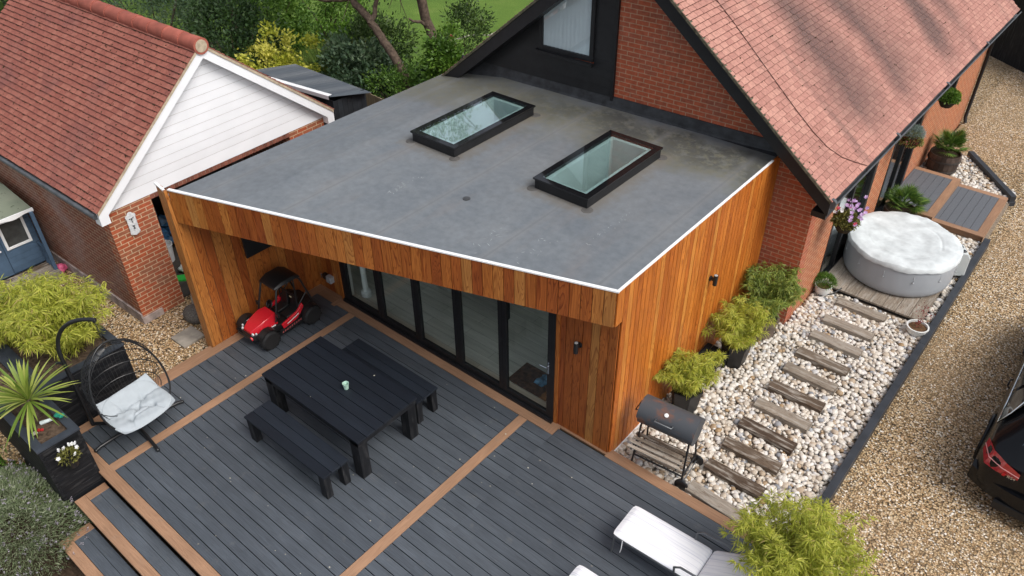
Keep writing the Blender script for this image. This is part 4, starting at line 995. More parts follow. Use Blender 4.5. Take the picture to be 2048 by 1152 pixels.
def playhouse():
    R = thing('playhouse', 'blue wooden playhouse with white window and felt roof', 'playhouse', (-15.4, 2.6, -.15))
    blue = m_plain('blue_paint', (.075, .125, .195), .6, .3, var=.2, sc=5, bump=.2, rnd=.12); MT['blue'] = blue
    xf = -14.55
    m = M(); z = .03
    while z < 1.25:
        m.box(xf-.02, xf, 3.04, 3.62, z, z+.102); m.box(xf-1.4, xf, 3.62, 3.64, z, z+.102); m.box(xf-.02, xf, 0.4, 2.3, z, z+.102); z += .106
    m.box(xf-1.4, xf-.02, .4, 3.62, .0, 1.22); m.build('boarded_walls', 'blue', R, bevel=.003)
    m = M(); m.box(xf, xf+.02, 2.33, 3.02, .03, 1.2); dr = m.build('door', 'blue', R, bevel=.003)
    m = M(); m.box(xf+.02, xf+.025, 2.55, 2.8, .7, 1.1); m.build('door_pane', 'glass_dark', dr)
    m = M(); m.blob((xf+.05, 2.96, .57), .022, jit=0); m.build('knob', 'white', dr, smooth=True)
    m = M(); y0, y1, z0, z1 = 3.08, 3.53, .52, 1.09
    for a, b, c, d in ((y0, y1, z0, z0+.045), (y0, y1, z1-.045, z1), (y0, y0+.045, z0+.045, z1-.045), (y1-.045, y1, z0+.045, z1-.045)): m.box(xf, xf+.03, a, b, c, d)
    wf = m.build('window_frame', 'white', R, bevel=.003)
    m = M(); m.box(xf+.004, xf+.01, y0+.045, y1-.045, z0+.045, z1-.045); m.build('pane', m_plain('dim_pane', (.06, .065, .065), .25, .5, var=.5, sc=5), wf)
    # veranda deck, posts, rail
    m = M()
    for i in range(4): m.box(-14.52+i*.155, -14.52+i*.155+.15, .4, 3.62, -.02, .01, grain=True)
    m.box(-13.93, -13.90, .4, 3.62, -.12, -.0, grain=True); m.build('veranda_deck', 'oldwood', R)
    m = M(); m.box(-14.0, -13.93, 3.2, 3.3, -.15, -.12); m.build('bearer', 'oldwood', R)
    m = M(); m.box(-14.17, -14.11, 3.56, 3.62, .01, 1.25); m.box(-14.5, -14.17, 3.57, 3.61, .42, .47); 
    for i in range(4): m.box(-14.48+i*.09, -14.45+i*.09, 3.58, 3.60, .01, .42)
    m.build('post_and_rail', 'blue', R, bevel=.004)
    # roof: shallow fall away from the veranda
    m = M(); b = m.add([(-14.17, .3, 1.30), (-14.17, 3.64, 1.30), (-16.1, 3.64, 1.46), (-16.1, .3, 1.46)]); m.face([b, b+1, b+2, b+3]); b = m.add([(-14.17, .3, 1.27), (-14.17, 3.64, 1.27), (-16.1, 3.64, 1.43), (-16.1, .3, 1.43)]); m.face([b+3, b+2, b+1, b]); m.poly([(-14.17, 3.64, 1.27), (-16.1, 3.64, 1.43), (-16.1, 3.64, 1.46), (-14.17, 3.64, 1.30)])
    t = NT('felt'); v = t.obj(); c = t.mix(t.ramp(t.noise(v, 7, 5, .7), [(.6, 0), (.64, 1)]), t.ramp(t.noise(v, 2, 4), [(.3, (.16, .19, .14)), (.7, (.23, .25, .19))]), (.03, .035, .02))
    m.build('felt_roof', t.fin(c, .9, .2), R)
    m = M(); n = 40; top = [(3.65-i*3.4/n, 1.305) for i in range(n+1)]; bot = [(3.65-i*3.4/n, 1.235+.02*math.sin(i*1.15)) for i in range(n+1)]
    for i in range(n):
        m.poly([(-14.155, top[i][0], top[i][1]), (-14.155, top[i+1][0], top[i+1][1]), (-14.155, bot[i+1][0], bot[i+1][1]), (-14.155, bot[i][0], bot[i][1])]); m.poly([(-14.175, top[i][0], top[i][1]), (-14.155, top[i][0], top[i][1]), (-14.155, top[i+1][0], top[i+1][1]), (-14.175, top[i+1][0], top[i+1][1])])
    m.build('scalloped_fascia', 'white', R)
playhouse()
m = M()
for i in range(5): m.blob((-14.22+random.uniform(-.07, .07), 3.69+random.uniform(-.04, .04), -.06+random.uniform(-.02, .05)), .085, jit=.18)
tag(m.build('pink_toy', m_plain('pink_plastic', (.75, .14, .28), .45, .4, var=.1), smooth=True), 'pink plastic toy on the gravel beside the blue playhouse', 'toy')

# ================================================================== TABLE AND BENCHES
def table():
    R = thing('picnic_table', 'large black slatted timber table with thick square legs', 'table', (-7.0, 4.48, 0))
    x0, x1, y0, y1, z = -8.03, -5.97, 3.93, 5.01, .75
    m = M(); n = 7; p = (y1-y0)/n
    for i in range(n): m.box(x0, x1, y0+i*p+.004, y0+(i+1)*p-.004, z-.035, z, grain=True)
    m.build('tabletop', 'tabletop', R, bevel=.003)
    m = M(); m.box(x0+.02, x1-.02, y0+.02, y0+.06, z-.12, z-.036, grain=True); m.box(x0+.02, x1-.02, y1-.06, y1-.02, z-.12, z-.036, grain=True); m.box(x0+.02, x0+.06, y0+.06, y1-.06, z-.12, z-.036, grain=True); m.box(x1-.06, x1-.02, y0+.06, y1-.06, z-.12, z-.036, grain=True)
    m.build('apron', 'blackwood', R)
    for a in (x0+.03, x1-.20):
        for b in (y0+.02, y1-.17): m = M(); m.box(a, a+.17, b, b+.15, 0, z-.037, grain=True); m.build('leg', 'blackwood', R, bevel=.004)
table()
def bench():
    R = thing('bench', '', 'bench'); L, W_, z = 1.72, .43, .45
    m = M(); p = W_/3
    for i in range(3): m.box(-L/2, L/2, -W_/2+i*p+.003, -W_/2+(i+1)*p-.003, z-.035, z, grain=True)
    m.build('seat', 'tabletop', R, bevel=.003, local=True)
    for a in (-L/2+.02, L/2-.14):
        for b in (-W_/2+.015, W_/2-.115): m = M(); m.box(a, a+.12, b, b+.1, 0, z-.037, grain=True); m.build('leg', 'blackwood', R, bevel=.003, local=True)
    m = M(); m.box(-L/2+.14, L/2-.14, -.02, .02, z-.1, z-.036, grain=True); m.build('rail', 'blackwood', R, local=True)
    return R
b1 = bench(); b1.location = (-6.95, 3.62, 0); b1['label'] = 'black slatted bench on the open deck side of the table'; b1['group'] = 'benches at the picnic table'
b2 = copy_tree(b1); b2.location = (-6.98, 5.33, 0); b2['label'] = 'black slatted bench between the table and the glass doors'
m = M(); m.lathe([(.032, 0), (.045, .10), (.047, .10), (.041, .094), (.030, .01), (0, .01)], 20)
o = m.build('cup', m_plain('cup_mint', (.42, .62, .52), .5, .4, var=.5, sc=70), local=True, autos=50); o.location = (-6.86, 4.51, .751); tag(o, 'small mint green patterned cup standing on the black table', 'cup')
# leaf litter crumbs on table and deck
m = M()
for i in range(60):
    x, y = random.uniform(-9.4, -2.5), random.uniform(1.9, 6.1); z = .002
    if -8.0 < x < -6.0 and 3.95 < y < 5.0: z = .752
    m.blob((x, y, z), random.uniform(.004, .011), sc=(1.4, 1, .3), jit=.3)
tag(m.build('leaf_litter', m_plain('litter', (.40, .38, .32), .9, rnd=.5)), 'small pale leaf crumbs scattered over the deck boards', 'litter', kind='stuff')

# ================================================================== EGG CHAIR
def egg_chair():
    R = thing('hanging_egg_chair', 'black wire hanging egg chair with pale grey cushion on a curved stand', 'chair', (-9.2, 2.5, 0))
    P0 = Vector((-9.80, 2.10, 0))
    hook = Vector((-9.28, 2.52, 1.93))
    m = M()
    m.tube([P0+Vector((0, 0, .03)), P0+Vector((0, 0, .7)), P0+Vector((0, 0, 1.25))], .03, 10)
    e_ = hook+Vector((0, 0, .07)); pts = []
    for i in range(17):
        t_ = i/16; a_ = t_*math.pi/2*1.02; k_ = 1-math.cos(a_); pts.append(Vector((P0.x+(e_.x-P0.x)*k_-.05*math.sin(t_*math.pi), P0.y+(e_.y-P0.y)*k_, 1.25+(e_.z-1.25)*math.sin(a_)+.02*math.sin(t_*math.pi))))
    m.tube(pts, .028, 10); m.blob(hook+Vector((0, 0, .06)), .036, jit=0)
    m.tube([P0+Vector((-.10, -.06, 1.22)), P0+Vector((.01, .01, 1.24))], .022, 8)
    m.build('pole', 'black_m', R, autos=50)
    m = M(); c = Vector((-9.28, 2.5, .03))
    for q in ((-8.62, 2.44), (-9.28, 1.88), (-9.20, 3.18), (-9.80, 2.10)):
        q = Vector((*q, .03)); d = (q-c); m.tube([c, c+d*.5+Vector((0, 0, .03)), c+d*.9+Vector((0, 0, .02)), q], .024, 8); m.blob(q, .032, jit=0)
    m.build('base_legs', 'black_m', R, autos=50)
    m = M()
    for k in range(16):
        z = hook.z+.04-k*.028; a = k*1.57; m.tube([(hook.x+.01*math.cos(a+t), hook.y+.01*math.sin(a+t), z+.012*math.sin(t*1.0)) for t in (0, 1.6, 3.2, 4.7)], .0035, 5, closed=True)
    m.build('chain', 'black_m', R)
    # basket: opening faces towards +x -y slightly
    C = Vector((-9.22, 2.54, 1.0)); Rz = .12
    top = Vector((hook.x+.0, hook.y, 1.50))
    def S_(th, ph):   # th polar from top, ph azimuth; back at pi
        rx, ry, rz = .44, .50, (.56 if th < math.pi/2 else .62); sn = math.sin(th)**(1 if th < math.pi/2 else .6)
        return C+Matrix.Rotation(Rz, 3, 'Z') @ Vector((rx*sn*math.cos(ph), ry*sn*math.sin(ph), rz*math.cos(th)))
    m = M()
    hoopA = []
    for i in range(49):
        t = 2*math.pi*i/48; y = .51*math.sin(t)*(1-.20*math.cos(t)); z = .58*math.cos(t)-.0; x = .06+.20*(-math.cos(t))+.05
        y = math.copysign(abs(math.sin(t))**(1 if math.cos(t) > 0 else .6), math.sin(t))*.50*(1-.2*math.cos(t)); z = (.58 if z > 0 else .64)*math.cos(t)
        hoopA.append(C+Matrix.Rotation(Rz, 3, 'Z') @ Vector((x, y, z)))
    m.tube(hoopA[:-1], .0135, 8, closed=True)
    m.build('rim_hoop', 'black_m', R, autos=60)
    m = M()
    for ti in (.35, .7, 1.05, 1.4, 1.75, 2.1):
        ph0 = math.radians(76 if ti < 1.9 else 50); pts = [S_(ti, ph0+(2*math.pi-2*ph0)*i/20) for i in range(21)]; m.tube(pts, .0065, 6)
    for k in range(34):
        ph = math.radians(78)+(2*math.pi-2*math.radians(78))*k/33; m.tube([S_(.12+(2.55-.12)*i/12, ph) for i in range(13)], .0028, 5)
    for k in range(18):
        ph = math.radians(-78)+math.radians(156)*k/17; m.tube([S_(2.75+(.35)*i/6, ph) for i in range(7)], .0028, 5)
    m.tube([S_(2.75, math.radians(-60)+math.radians(120)*i/12) for i in range(13)], .0065, 6)
    m.build('wire_basket', 'black_m', R)
    # cushion: puffy pad with tufts
    nx, ny = 70, 84; m = M(); RZ = Matrix.Rotation(Rz-.05, 3, 'Z')
    tufts = [(-.11, -.14), (-.11, .14), (.12, -.17), (.12, .16), (.0, 0)]
    def hgt(u, v):
        r = (abs(u)**3.2+abs(v)**3.2)**(1/3.2); e = max(0, 1-r**4)**.5; x, y = u*.34, v*.43
        h = .065*e
        for tx, ty in tufts:
            d = math.hypot(x-tx, y-ty); h -= .05*math.exp(-(d/.045)**2)*e
        for (ax, ay), (bx, by) in ((tufts[0], tufts[4]), (tufts[1], tufts[4]), (tufts[2], tufts[4]), (tufts[3], tufts[4]), (tufts[0], (-.43, -.25)), (tufts[1], (-.43, .25)), (tufts[2], (.43, -.3)), (tufts[3], (.43, .3)), (tufts[0], (-.1, -.5)), (tufts[1], (-.1, .5)), (tufts[0], tufts[1]), (tufts[2], tufts[3])):
            vx, vy_ = bx-ax, by-ay; tt = max(0, min(1, ((x-ax)*vx+(y-ay)*vy_)/(vx*vx+vy_*vy_))); d = math.hypot(x-ax-vx*tt, y-ay-vy_*tt); h -= .018*math.exp(-(d/.018)**2)*e
        h += .006*math.sin(x*37+y*21)*math.sin(y*33-x*9)*e
        return h
    def pos(i, j, top):
        u, v = -1+2*i/nx, -1+2*j/ny
        x, y = u*.34, v*.43; lift = .28*max(0, -u-.25)**1.3+.05*abs(v)**3
        h = hgt(u, v) if top else -.035*max(0, 1-(abs(u)**3+abs(v)**3)**1.3)
        k = 1-.08*(u*u*v*v)
        p = RZ @ Vector((x*k+.17, y*k, h+lift)); return Vector((-9.22, 2.52, .47))+p
    b = m.add([pos(i, j, 1) for i in range(nx+1) for j in range(ny+1)]); b2 = m.add([pos(i, j, 0) for i in range(nx+1) for j in range(ny+1)])
    for i in range(nx):
        for j in range(ny):
            q = [i*(ny+1)+j, (i+1)*(ny+1)+j, (i+1)*(ny+1)+j+1, i*(ny+1)+j+1]; m.face([b+k for k in q]); m.face([b2+k for k in reversed(q)])
    edge = [i*(ny+1) for i in range(nx+1)]+[nx*(ny+1)+j for j in range(1, ny+1)]+[i*(ny+1)+ny for i in range(nx-1, -1, -1)]+[j for j in range(ny-1, 0, -1)]
    for a, c_ in zip(edge, edge[1:]+edge[:1]): m.face([b+c_, b+a, b2+a, b2+c_])
    m.build('cushion', m_plain('cushion_grey', (.38, .42, .45), .85, .2, var=.06, sc=8, bump=.1), R, smooth=True)
egg_chair()

# ================================================================== PLANTS
MT['bamboo'] = m_leaf('bamboo_leaf', [(0, (.22, .26, .035)), (.35, (.40, .43, .06)), (.7, (.54, .53, .09)), (.95, (.66, .60, .16)), (1, (.42, .30, .13))], .5, .42)
MT['bamboo_dk'] = m_leaf('bamboo_leaf_dark', [(0, (.07, .13, .025)), (.35, (.17, .24, .045)), (.75, (.30, .35, .07)), (1, (.40, .43, .10))], .45, .3)
MT['cane'] = m_plain('cane', (.16, .14, .05), .6, .3, var=.4)
MT['bark'] = m_plain('bark', (.115, .085, .065), .95, .15, var=.55, sc=14, bump=1.0)
MT['pot_soil'] = MT['soil']
def bamboo_parts(root, base, R_, H, ncane=22, nleaf=3200, mat='bamboo', L=.095, W_=.015, lean=(0, 0), r0=.1, z0=.25, arch=1.0, local=True, seed=0):
    rg = np.random.default_rng(100+seed)
    P = []; D = []; canes = M()
    per = max(1, nleaf//(ncane*26))
    for c in range(ncane):
        a = rg.uniform(0, 6.283); rr = math.sqrt(rg.random()); q = Vector(base)+Vector((math.cos(a)*rr*r0, math.sin(a)*rr*r0, 0))
        h = H*rg.uniform(.6, 1.0)*(1-.25*rr); out = R_*rr*rg.uniform(.75, 1.1)
        d = Vector((math.cos(a)*out+lean[0]*h, math.sin(a)*out+lean[1]*h, 0))
        def pt(t): return q+d*(t**1.7)+Vector((0, 0, h*(t-.16*arch*t*t*t*(1+rr))))
        canes.tube([pt(i/6) for i in range(7)], [.005-.0035*i/6 for i in range(7)], 4, cap=False)
        for k in range(26):
            t = rg.uniform(.0, 1)**.7*(1-z0)+z0; p = pt(t); tw = R_*.22*rg.uniform(.2, 1.1)*(1.25-t*.5); ta = rg.uniform(0, 6.283)
            e = p+Vector((math.cos(ta)*tw, math.sin(ta)*tw, rg.uniform(-.02, .06)))
            for j in range(per):
                s = rg.uniform(.3, 1.05); b = p.lerp(e, s); la = ta+rg.normal(0, .9)
                P.append(b); D.append((math.cos(la), math.sin(la), rg.uniform(-.9, .55)))
    n = len(P); P = np.array([tuple(x) for x in P]); D = np.array(D)
    rnd = np.clip(rg.normal(.5, .24, n), 0, 1)
    sd = np.cross(D, rg.normal(size=(n, 3))*.6+np.array([0, 0, 1.0]))
    canes.build('canes', 'cane', root, local=local)
    leafmesh('leaves', P, D, sd, rg.uniform(.6, 1.25, n)*L, W_*rg.uniform(.7, 1.2, n), mat, root, local=local, rnd=rnd, droop=.25)

def hexpot(name, root, r, h, mat, n=6, local=True):
    m = M(); m.lathe([(r*.78, 0), (r, h), (r*1.06, h), (r*1.06, h-.03), (r*1.0, h-.03)][:2]+[(r*1.05, h), (r*1.05, h+.03), (r*.93, h+.03), (r*.9, h-.03)], n)
    m.build(name, mat, root, local=local, bevel=.004)
    m = M(); m.lathe([(0, h-.04), (r*.93, h-.035)][::-1], n); m.build('compost', 'soil', root, local=local)

pot_black = m_plain('pot_black', (.014, .014, .015), .4, .4, var=.2)
for i, (x, y, lab, H, R_, rz, nl) in enumerate(((-3.37, 7.93, 'yellow green bamboo in a black hexagonal pot next to the barbecue', 1.0, .40, .2, 5200), (-3.28, 9.33, 'yellow green bamboo in a black hexagonal pot between the other two bamboos', 1.08, .46, .5, 5600))):
    r = thing('potted_bamboo', lab, 'potted plant', (x, y, -.1), rz, 'potted bamboos along the clad wall')
    hexpot('pot', r, .235, .42, pot_black)
    bamboo_parts(r, (0, 0, .4), R_, H, 38, nl*2, 'bamboo', seed=i, arch=1.1, z0=.08, r0=.13, L=.10, W_=.0105)
r = thing('potted_bamboo', 'darker green bamboo in a brown tub at the brick corner', 'potted plant', (-3.30, 10.28, -.1), 0, 'potted bamboos along the clad wall')
m = M(); m.lathe([(.24, 0), (.27, .3), (.29, .31), (.29, .34), (.25, .34), (.24, .28)], 24); m.build('pot', m_plain('tub_brown', (.14, .105, .08), .7, .3, var=.4, sc=6), r, local=True, autos=40)
m = M(); m.lathe([(.25, .27), (0, .28)], 20); m.build('compost', 'soil', r, local=True)
bamboo_parts(r, (0, 0, .3), .48, 1.5, 42, 13000, 'bamboo_dk', seed=5, arch=1.0, z0=.12, r0=.13, W_=.011)
r = thing('slatted_stand', 'low black slatted stand between the potted bamboos', 'plant stand', (-3.45, 8.9, -.1))
m = M()
for i in range(4): m.box(-3.66+i*.1, -3.575+i*.1, 8.55, 9.12, .22, .25, grain=True)
m.build('slats', 'blackwood', r)
for x in (-3.64, -3.34):
    for y in (8.58, 9.08): m = M(); m.box(x, x+.04, y-.02, y+.02, -.1, .219); m.build('leg', 'blackwood', r)

# big bamboo at the lower right, in a pot behind the lounger
r = thing('large_bamboo', 'big bushy yellow green bamboo at the corner of the deck near the sun loungers', 'bamboo', (-.84, 5.86, -.2))
hexpot('pot', r, .26, .5, pot_black)
bamboo_parts(r, (0, 0, .5), .64, 1.7, 80, 26000, 'bamboo', seed=9, arch=.9, z0=.06, r0=.2, L=.10, W_=.0115)

# left planters
def planter(name, label, x0, x1, y0, y1, zb, zt):
    R = thing(name, label, 'planter', ((x0+x1)/2, (y0+y1)/2, zb)); h = .12
    m = M(); z = zb
    while z < zt-.02:
        z1 = min(z+h-.006, zt)
        m.box(x0, x1, y0, y0+.04, z, z1, grain=True); m.box(x0, x1, y1-.04, y1, z, z1, grain=True); m.box(x0, x0+.04, y0+.04, y1-.04, z, z1, grain=True); m.box(x1-.04, x1, y0+.04, y1-.04, z, z1, grain=True); z += h
    m.build('side_boards', 'blackwood', R, bevel=.003)
    m = M(); e = .1; z = zt
    for a in ((x0-.01, x1+.01, y0-.01, y0+e), (x0-.01, x1+.01, y1-e, y1+.01), (x0-.01, x0+e, y0+e, y1-e), (x1-e, x1+.01, y0+e, y1-e)): m.box(*a, z, z+.025, grain=True)
    m.build('rim', m_plain('rim_'+name, (.035, .042, .055), .5, .4, var=.3), R)
    m = M(); m.box(x0+.04, x1-.04, y0+.04, y1-.04, zt-.2, zt-.05); m.build('soil', m_plain('soil_'+name, (.10, .07, .05), .95, .1, var=.6, sc=20, bump=1), R)
    return R
planter('back_planter', 'tall black timber planter full of bamboo behind the egg chair', -12.6, -10.02, 1.76, 2.96, -.15, .85)
planter('front_planter', 'tall black timber planter at the steps with the spiky plant in it', -11.6, -8.92, 1.2, 1.74, -.5, .83)
for i, (x, y, H, R_, nl, lab) in enumerate(((-10.62, 2.5, 1.65, .55, 8500, 'bright yellow green bamboo in the back planter right behind the egg chair'), (-11.6, 2.2, 1.0, .6, 7500, 'bright yellow green bamboo at the left end of the back planter'))):
    r = thing('bamboo_clump', lab, 'bamboo', (x, y, .8), 0, 'bamboos in the back planter'); bamboo_parts(r, (0, 0, 0), R_, H, 60, int(nl*1.5), 'bamboo', seed=20+i, arch=1.0, z0=.05, r0=.28, L=.13, W_=.014)

MT['strap'] = m_leaf('strap_leaf', [(0, (.12, .20, .03)), (.5, (.26, .33, .06)), (1, (.46, .48, .14))], .4, .25)
def cordyline():
    R = thing('cordyline', 'spiky yellow green cordyline with long strap leaves in the front planter', 'spiky plant', (-9.62, 1.5, .8)); n = 95
    m = M(); m.tube([(0, 0, 0), (0, 0, .32)], [.04, .035], 8); m.build('stem', 'bark', R, local=True)
    el = RNG.uniform(-.15, 1.35, n); az = RNG.uniform(0, 6.283, n); D = np.stack([np.cos(az)*np.cos(el), np.sin(az)*np.cos(el), np.sin(el)], 1)
    P = np.tile([0, 0, .30], (n, 1))+D*.02; sd = np.stack([-np.sin(az), np.cos(az), np.zeros(n)], 1)
    leafmesh('leaves', P, D, sd, RNG.uniform(.5, .78, n), .034, 'strap', R, local=True, droop=.28, seg=7)
cordyline()
MT['lav'] = m_leaf('lavender_leaf', [(0, (.08, .12, .05)), (.5, (.20, .25, .13)), (1, (.36, .39, .27))], .7, .2)
MT['lavf'] = m_leaf('lavender_flower', [(0, (.20, .18, .22)), (.5, (.32, .29, .34)), (1, (.45, .42, .46))], .8, .1)
def lavender():
    R = thing('lavender_bush', 'sprawling grey green lavender bush with faded flower spikes beside the steps', 'lavender', (-9.32, .62, -.5)); n = 34000
    base = np.stack([RNG.uniform(-1.1, 1.1, n), RNG.uniform(-.9, .9, n), np.zeros(n)], 1); r = np.hypot(base[:, 0]/1.08, base[:, 1]/.86); k = r < 1.0; base = base[k]; r = r[k]
    top = .62*(1-r**2)**.5*(.85+.25*np.sin(base[:, 0]*9)*np.cos(base[:, 1]*8)); z = top*RNG.uniform(.6, 1.03, len(r)); base[:, 2] = z
    D = np.stack([base[:, 0]*1.2, base[:, 1]*1.2, np.full(len(r), .55)], 1)+RNG.normal(0, .35, (len(r), 3))
    leafmesh('leaves', base, D, rdir(len(r)), RNG.uniform(.05, .10, len(r)), .009, 'lav', R, local=True)
    q = RNG.choice(len(r), 480); P = base[q]; D = D[q]; D /= np.linalg.norm(D, axis=1)[:, None]; D[:, 2] += .4; D /= np.linalg.norm(D, axis=1)[:, None]; Ls = RNG.uniform(.08, .2, len(q))
    leafmesh('stalks', P, D, rdir(len(q)), Ls, .004, 'lav', R, local=True)
    T = P+D*Ls[:, None]*.95; n2 = 9; TT = np.repeat(T, n2, 0)+RNG.normal(0, .008, (len(q)*n2, 3))
    leafmesh('flower_spikes', TT, np.repeat(D, n2, 0)+RNG.normal(0, .6, (len(q)*n2, 3)), rdir(len(TT)), .022, .011, 'lavf', R, local=True)
lavender()

MT['petal_w'] = m_leaf('petal_white', [(0, (.72, .72, .75)), (1, (.88, .88, .88))], .6, .2)
MT['petal_l'] = m_leaf('petal_lilac', [(0, (.42, .22, .52)), (1, (.68, .50, .78))], .6, .2)
MT['petal_r'] = m_leaf('petal_red', [(0, (.55, .03, .05)), (1, (.75, .12, .22))], .6, .2)
MT['herb'] = m_leaf('herb_leaf', [(0, (.05, .11, .02)), (.5, (.10, .20, .03)), (1, (.20, .31, .06))], .5, .25)
MT['olive'] = m_leaf('olive_leaf', [(0, (.10, .10, .03)), (.5, (.17, .17, .04)), (1, (.28, .26, .08))], .5, .25)
MT['palm'] = m_leaf('palm_leaf', [(0, (.04, .09, .02)), (.5, (.09, .17, .035)), (1, (.19, .28, .06))], .4, .2)
MT['silver'] = m_leaf('silver_leaf', [(0, (.16, .22, .22)), (1, (.36, .42, .42))], .6, .2)
MT['yellow'] = m_leaf('yellow_leaf', [(0, (.22, .28, .03)), (.35, (.45, .46, .05)), (1, (.72, .66, .16))], .5, .25)
MT['red_l'] = m_leaf('red_leaf', [(0, (.16, .02, .02)), (1, (.36, .06, .07))], .5, .2)
def flowers(name, root, pts, r, mat, local=True):
    P = []; D = []
    for p in pts:
        nrm = Vector((random.uniform(-.5, .5), random.uniform(-.9, .2), random.uniform(.4, 1))).normalized(); t = nrm.orthogonal(); b = nrm.cross(t)
        for k in range(5): a = k*1.2566; d = t*math.cos(a)+b*math.sin(a)+nrm*.25; P.append(tuple(p)); D.append((d.x, d.y, d.z))
    P = np.array(P); D = np.array(D); n = len(P); sd = np.cross(D, np.repeat(rdir(len(pts)), 5, 0))
    sd = np.cross(D, np.cross(D, np.array([.3, -.4, 1.0]))+1e-3)
    sd = np.cross(np.tile([0.2, -.5, 1.0], (n, 1)), D)
    leafmesh(name, P, D, sd, r, r*1.05, mat, root, local=local)
def clump(name, root, c, rad, n, mat, L, W_, local=True, up=.3, squash=(1, 1, 1)):
    d = rdir(n); d[:, 2] = np.abs(d[:, 2])*1.0-.15; rr = RNG.uniform(.35, 1, n)**.5
    P = np.array(c)+d*np.array(squash)*rad*rr[:, None]; D = d+RNG.normal(0, .5, (n, 3)); D[:, 2] += up
    leafmesh(name, P, D, rdir(n), RNG.uniform(.7, 1.2, n)*L, W_, mat, root, local=local)
# white flower pot fixed on the front planter
r = thing('flower_pot', 'small round black pot of white flowers fixed to the front planter', 'flower pot', (-8.80, 1.47, .58))
m = M(); m.lathe([(.07, -.12), (.11, .06), (.12, .06), (.10, .03)], 18); m.build('pot', pot_black, r, local=True, autos=40)
m = M(); m.box(-.13, -.1, -.03, .03, -.1, .05); m.build('bracket', 'black_m', r, local=True)
clump('foliage', r, (0, 0, .05), .13, 420, 'olive', .045, .02); flowers('flowers', r, [(-.02, .10, .19), (.01, .13, .2), (.06, .12, .17), (-.09, -.05, .15), (-.05, .0, .17), (.10, .06, .12), (.02, -.12, .12), (-.03, .07, .2)], .032, 'petal_w')
# clutter on the planter rim
m = M()
for i in range(6): m.blob((-9.28+random.uniform(-.06, .06), 1.68+random.uniform(-.03, .03), .87+random.uniform(0, .03)), .035, jit=.3, sc=(1, 1, .6))
tag(m.build('green_net', m_plain('teal', (.02, .25, .17), .6), smooth=False), 'crumpled teal green netting on the rim of the front planter', 'netting')
m = M(); m.tube([(-9.46, 1.47, .80), (-9.40, 1.58, .82)], [.03, .024], 10); m.blob((-9.40, 1.59, .82), .026, jit=0); tag(m.build('small_bottle', m_plain('bottle_w', (.6, .68, .68), .4), autos=40), 'small white bottle lying on the soil of the front planter', 'bottle')
m = M(); m.blob((-9.36, 1.4, .80), .025, jit=.2); m.blob((-9.33, 1.43, .80), .02, jit=.2); tag(m.build('red_toy', m_plain('redp', (.4, .02, .02), .5)), 'tiny red toy lying on the soil beside the small white bottle', 'toy')
m = M(); m.box(-9.30, -9.24, 1.30, 1.36, .858, .866); tag(m.build('stone_tag', m_plain('tagc', (.4, .37, .3), .8)), 'small beige tile on the rim of the front planter', 'tile')

# garden weeds in the low bed in front of the planter
r = thing('low_shrub', 'low leafy green plants in the bed left of the lavender', 'shrub', (-10.6, .9, -.5)); clump('foliage', r, (0, 0, .1), .55, 3000, 'herb', .06, .03, squash=(1, .7, .6))
r = thing('dry_plants', 'brownish dry leafy plants at the foot of the front planter', 'plants', (-9.9, 1.02, -.5)); clump('foliage', r, (0, 0, .02), .4, 1200, 'olive', .05, .02, squash=(1.2, .5, .35))

# small pots in the pebbles
def whitepot(name, label, x, y, r_, h, z=-.1):
    R = thing(name, label, 'potted plant', (x, y, z)); m = M(); m.lathe([(r_*.62, 0), (r_*.95, h*.45), (r_, h*.9), (r_*1.06, h*.92), (r_*1.06, h), (r_*.93, h), (r_*.88, h*.7)], 26); m.build('pot', m_plain('pot_white_'+name, (.72, .73, .71), .4, .4, var=.08), R, local=True, autos=45)
    m = M(); m.lathe([(r_*.93, h*.8), (0, h*.84)], 20); m.build('compost', m_plain('comp_'+name, (.13, .075, .04), .95, .1, var=.5, sc=30, bump=.8), R, local=True); return R
r = whitepot('fern_pot', 'white round pot with a bushy green fern by the brick corner', -2.9, 11.95, .14, .2); clump('foliage', r, (0, 0, .27), .17, 1900, 'herb', .05, .010, up=.6, squash=(1.15, 1.15, .9))
r = whitepot('maple_pot', 'white bowl pot with a sparse red leaved seedling beside the black kerb', -1.26, 11.88, .165, .17)
m = M(); m.tube([(0, 0, .14), (.01, .02, .3), (-.01, .05, .45), (0, .08, .58)], .003, 5); m.tube([(.01, .02, .3), (.07, .06, .42)], .002, 5); m.build('stem', 'red_l', r, local=True)
P = np.concatenate([np.array([0, .02, .22])+RNG.normal(0, .035, (60, 3)), np.array([.0, .06, .45])+RNG.normal(0, .07, (45, 3)), np.array([.08, .07, .42])+RNG.normal(0, .03, (20, 3))]); leafmesh('leaves', P, rdir(len(P)), rdir(len(P)), .03, .018, 'red_l', r, local=True)
m = M(); m.lathe([(.055, 0), (.065, .012), (.055, .02), (0, .016)], 20); o = m.build('saucer', m_plain('saucer_w', (.7, .7, .68), .5), local=True, autos=40); o.location = (-2.82, 11.72, -.05); tag(o, 'small round white dish lying on the pebbles below the fern pot', 'dish')

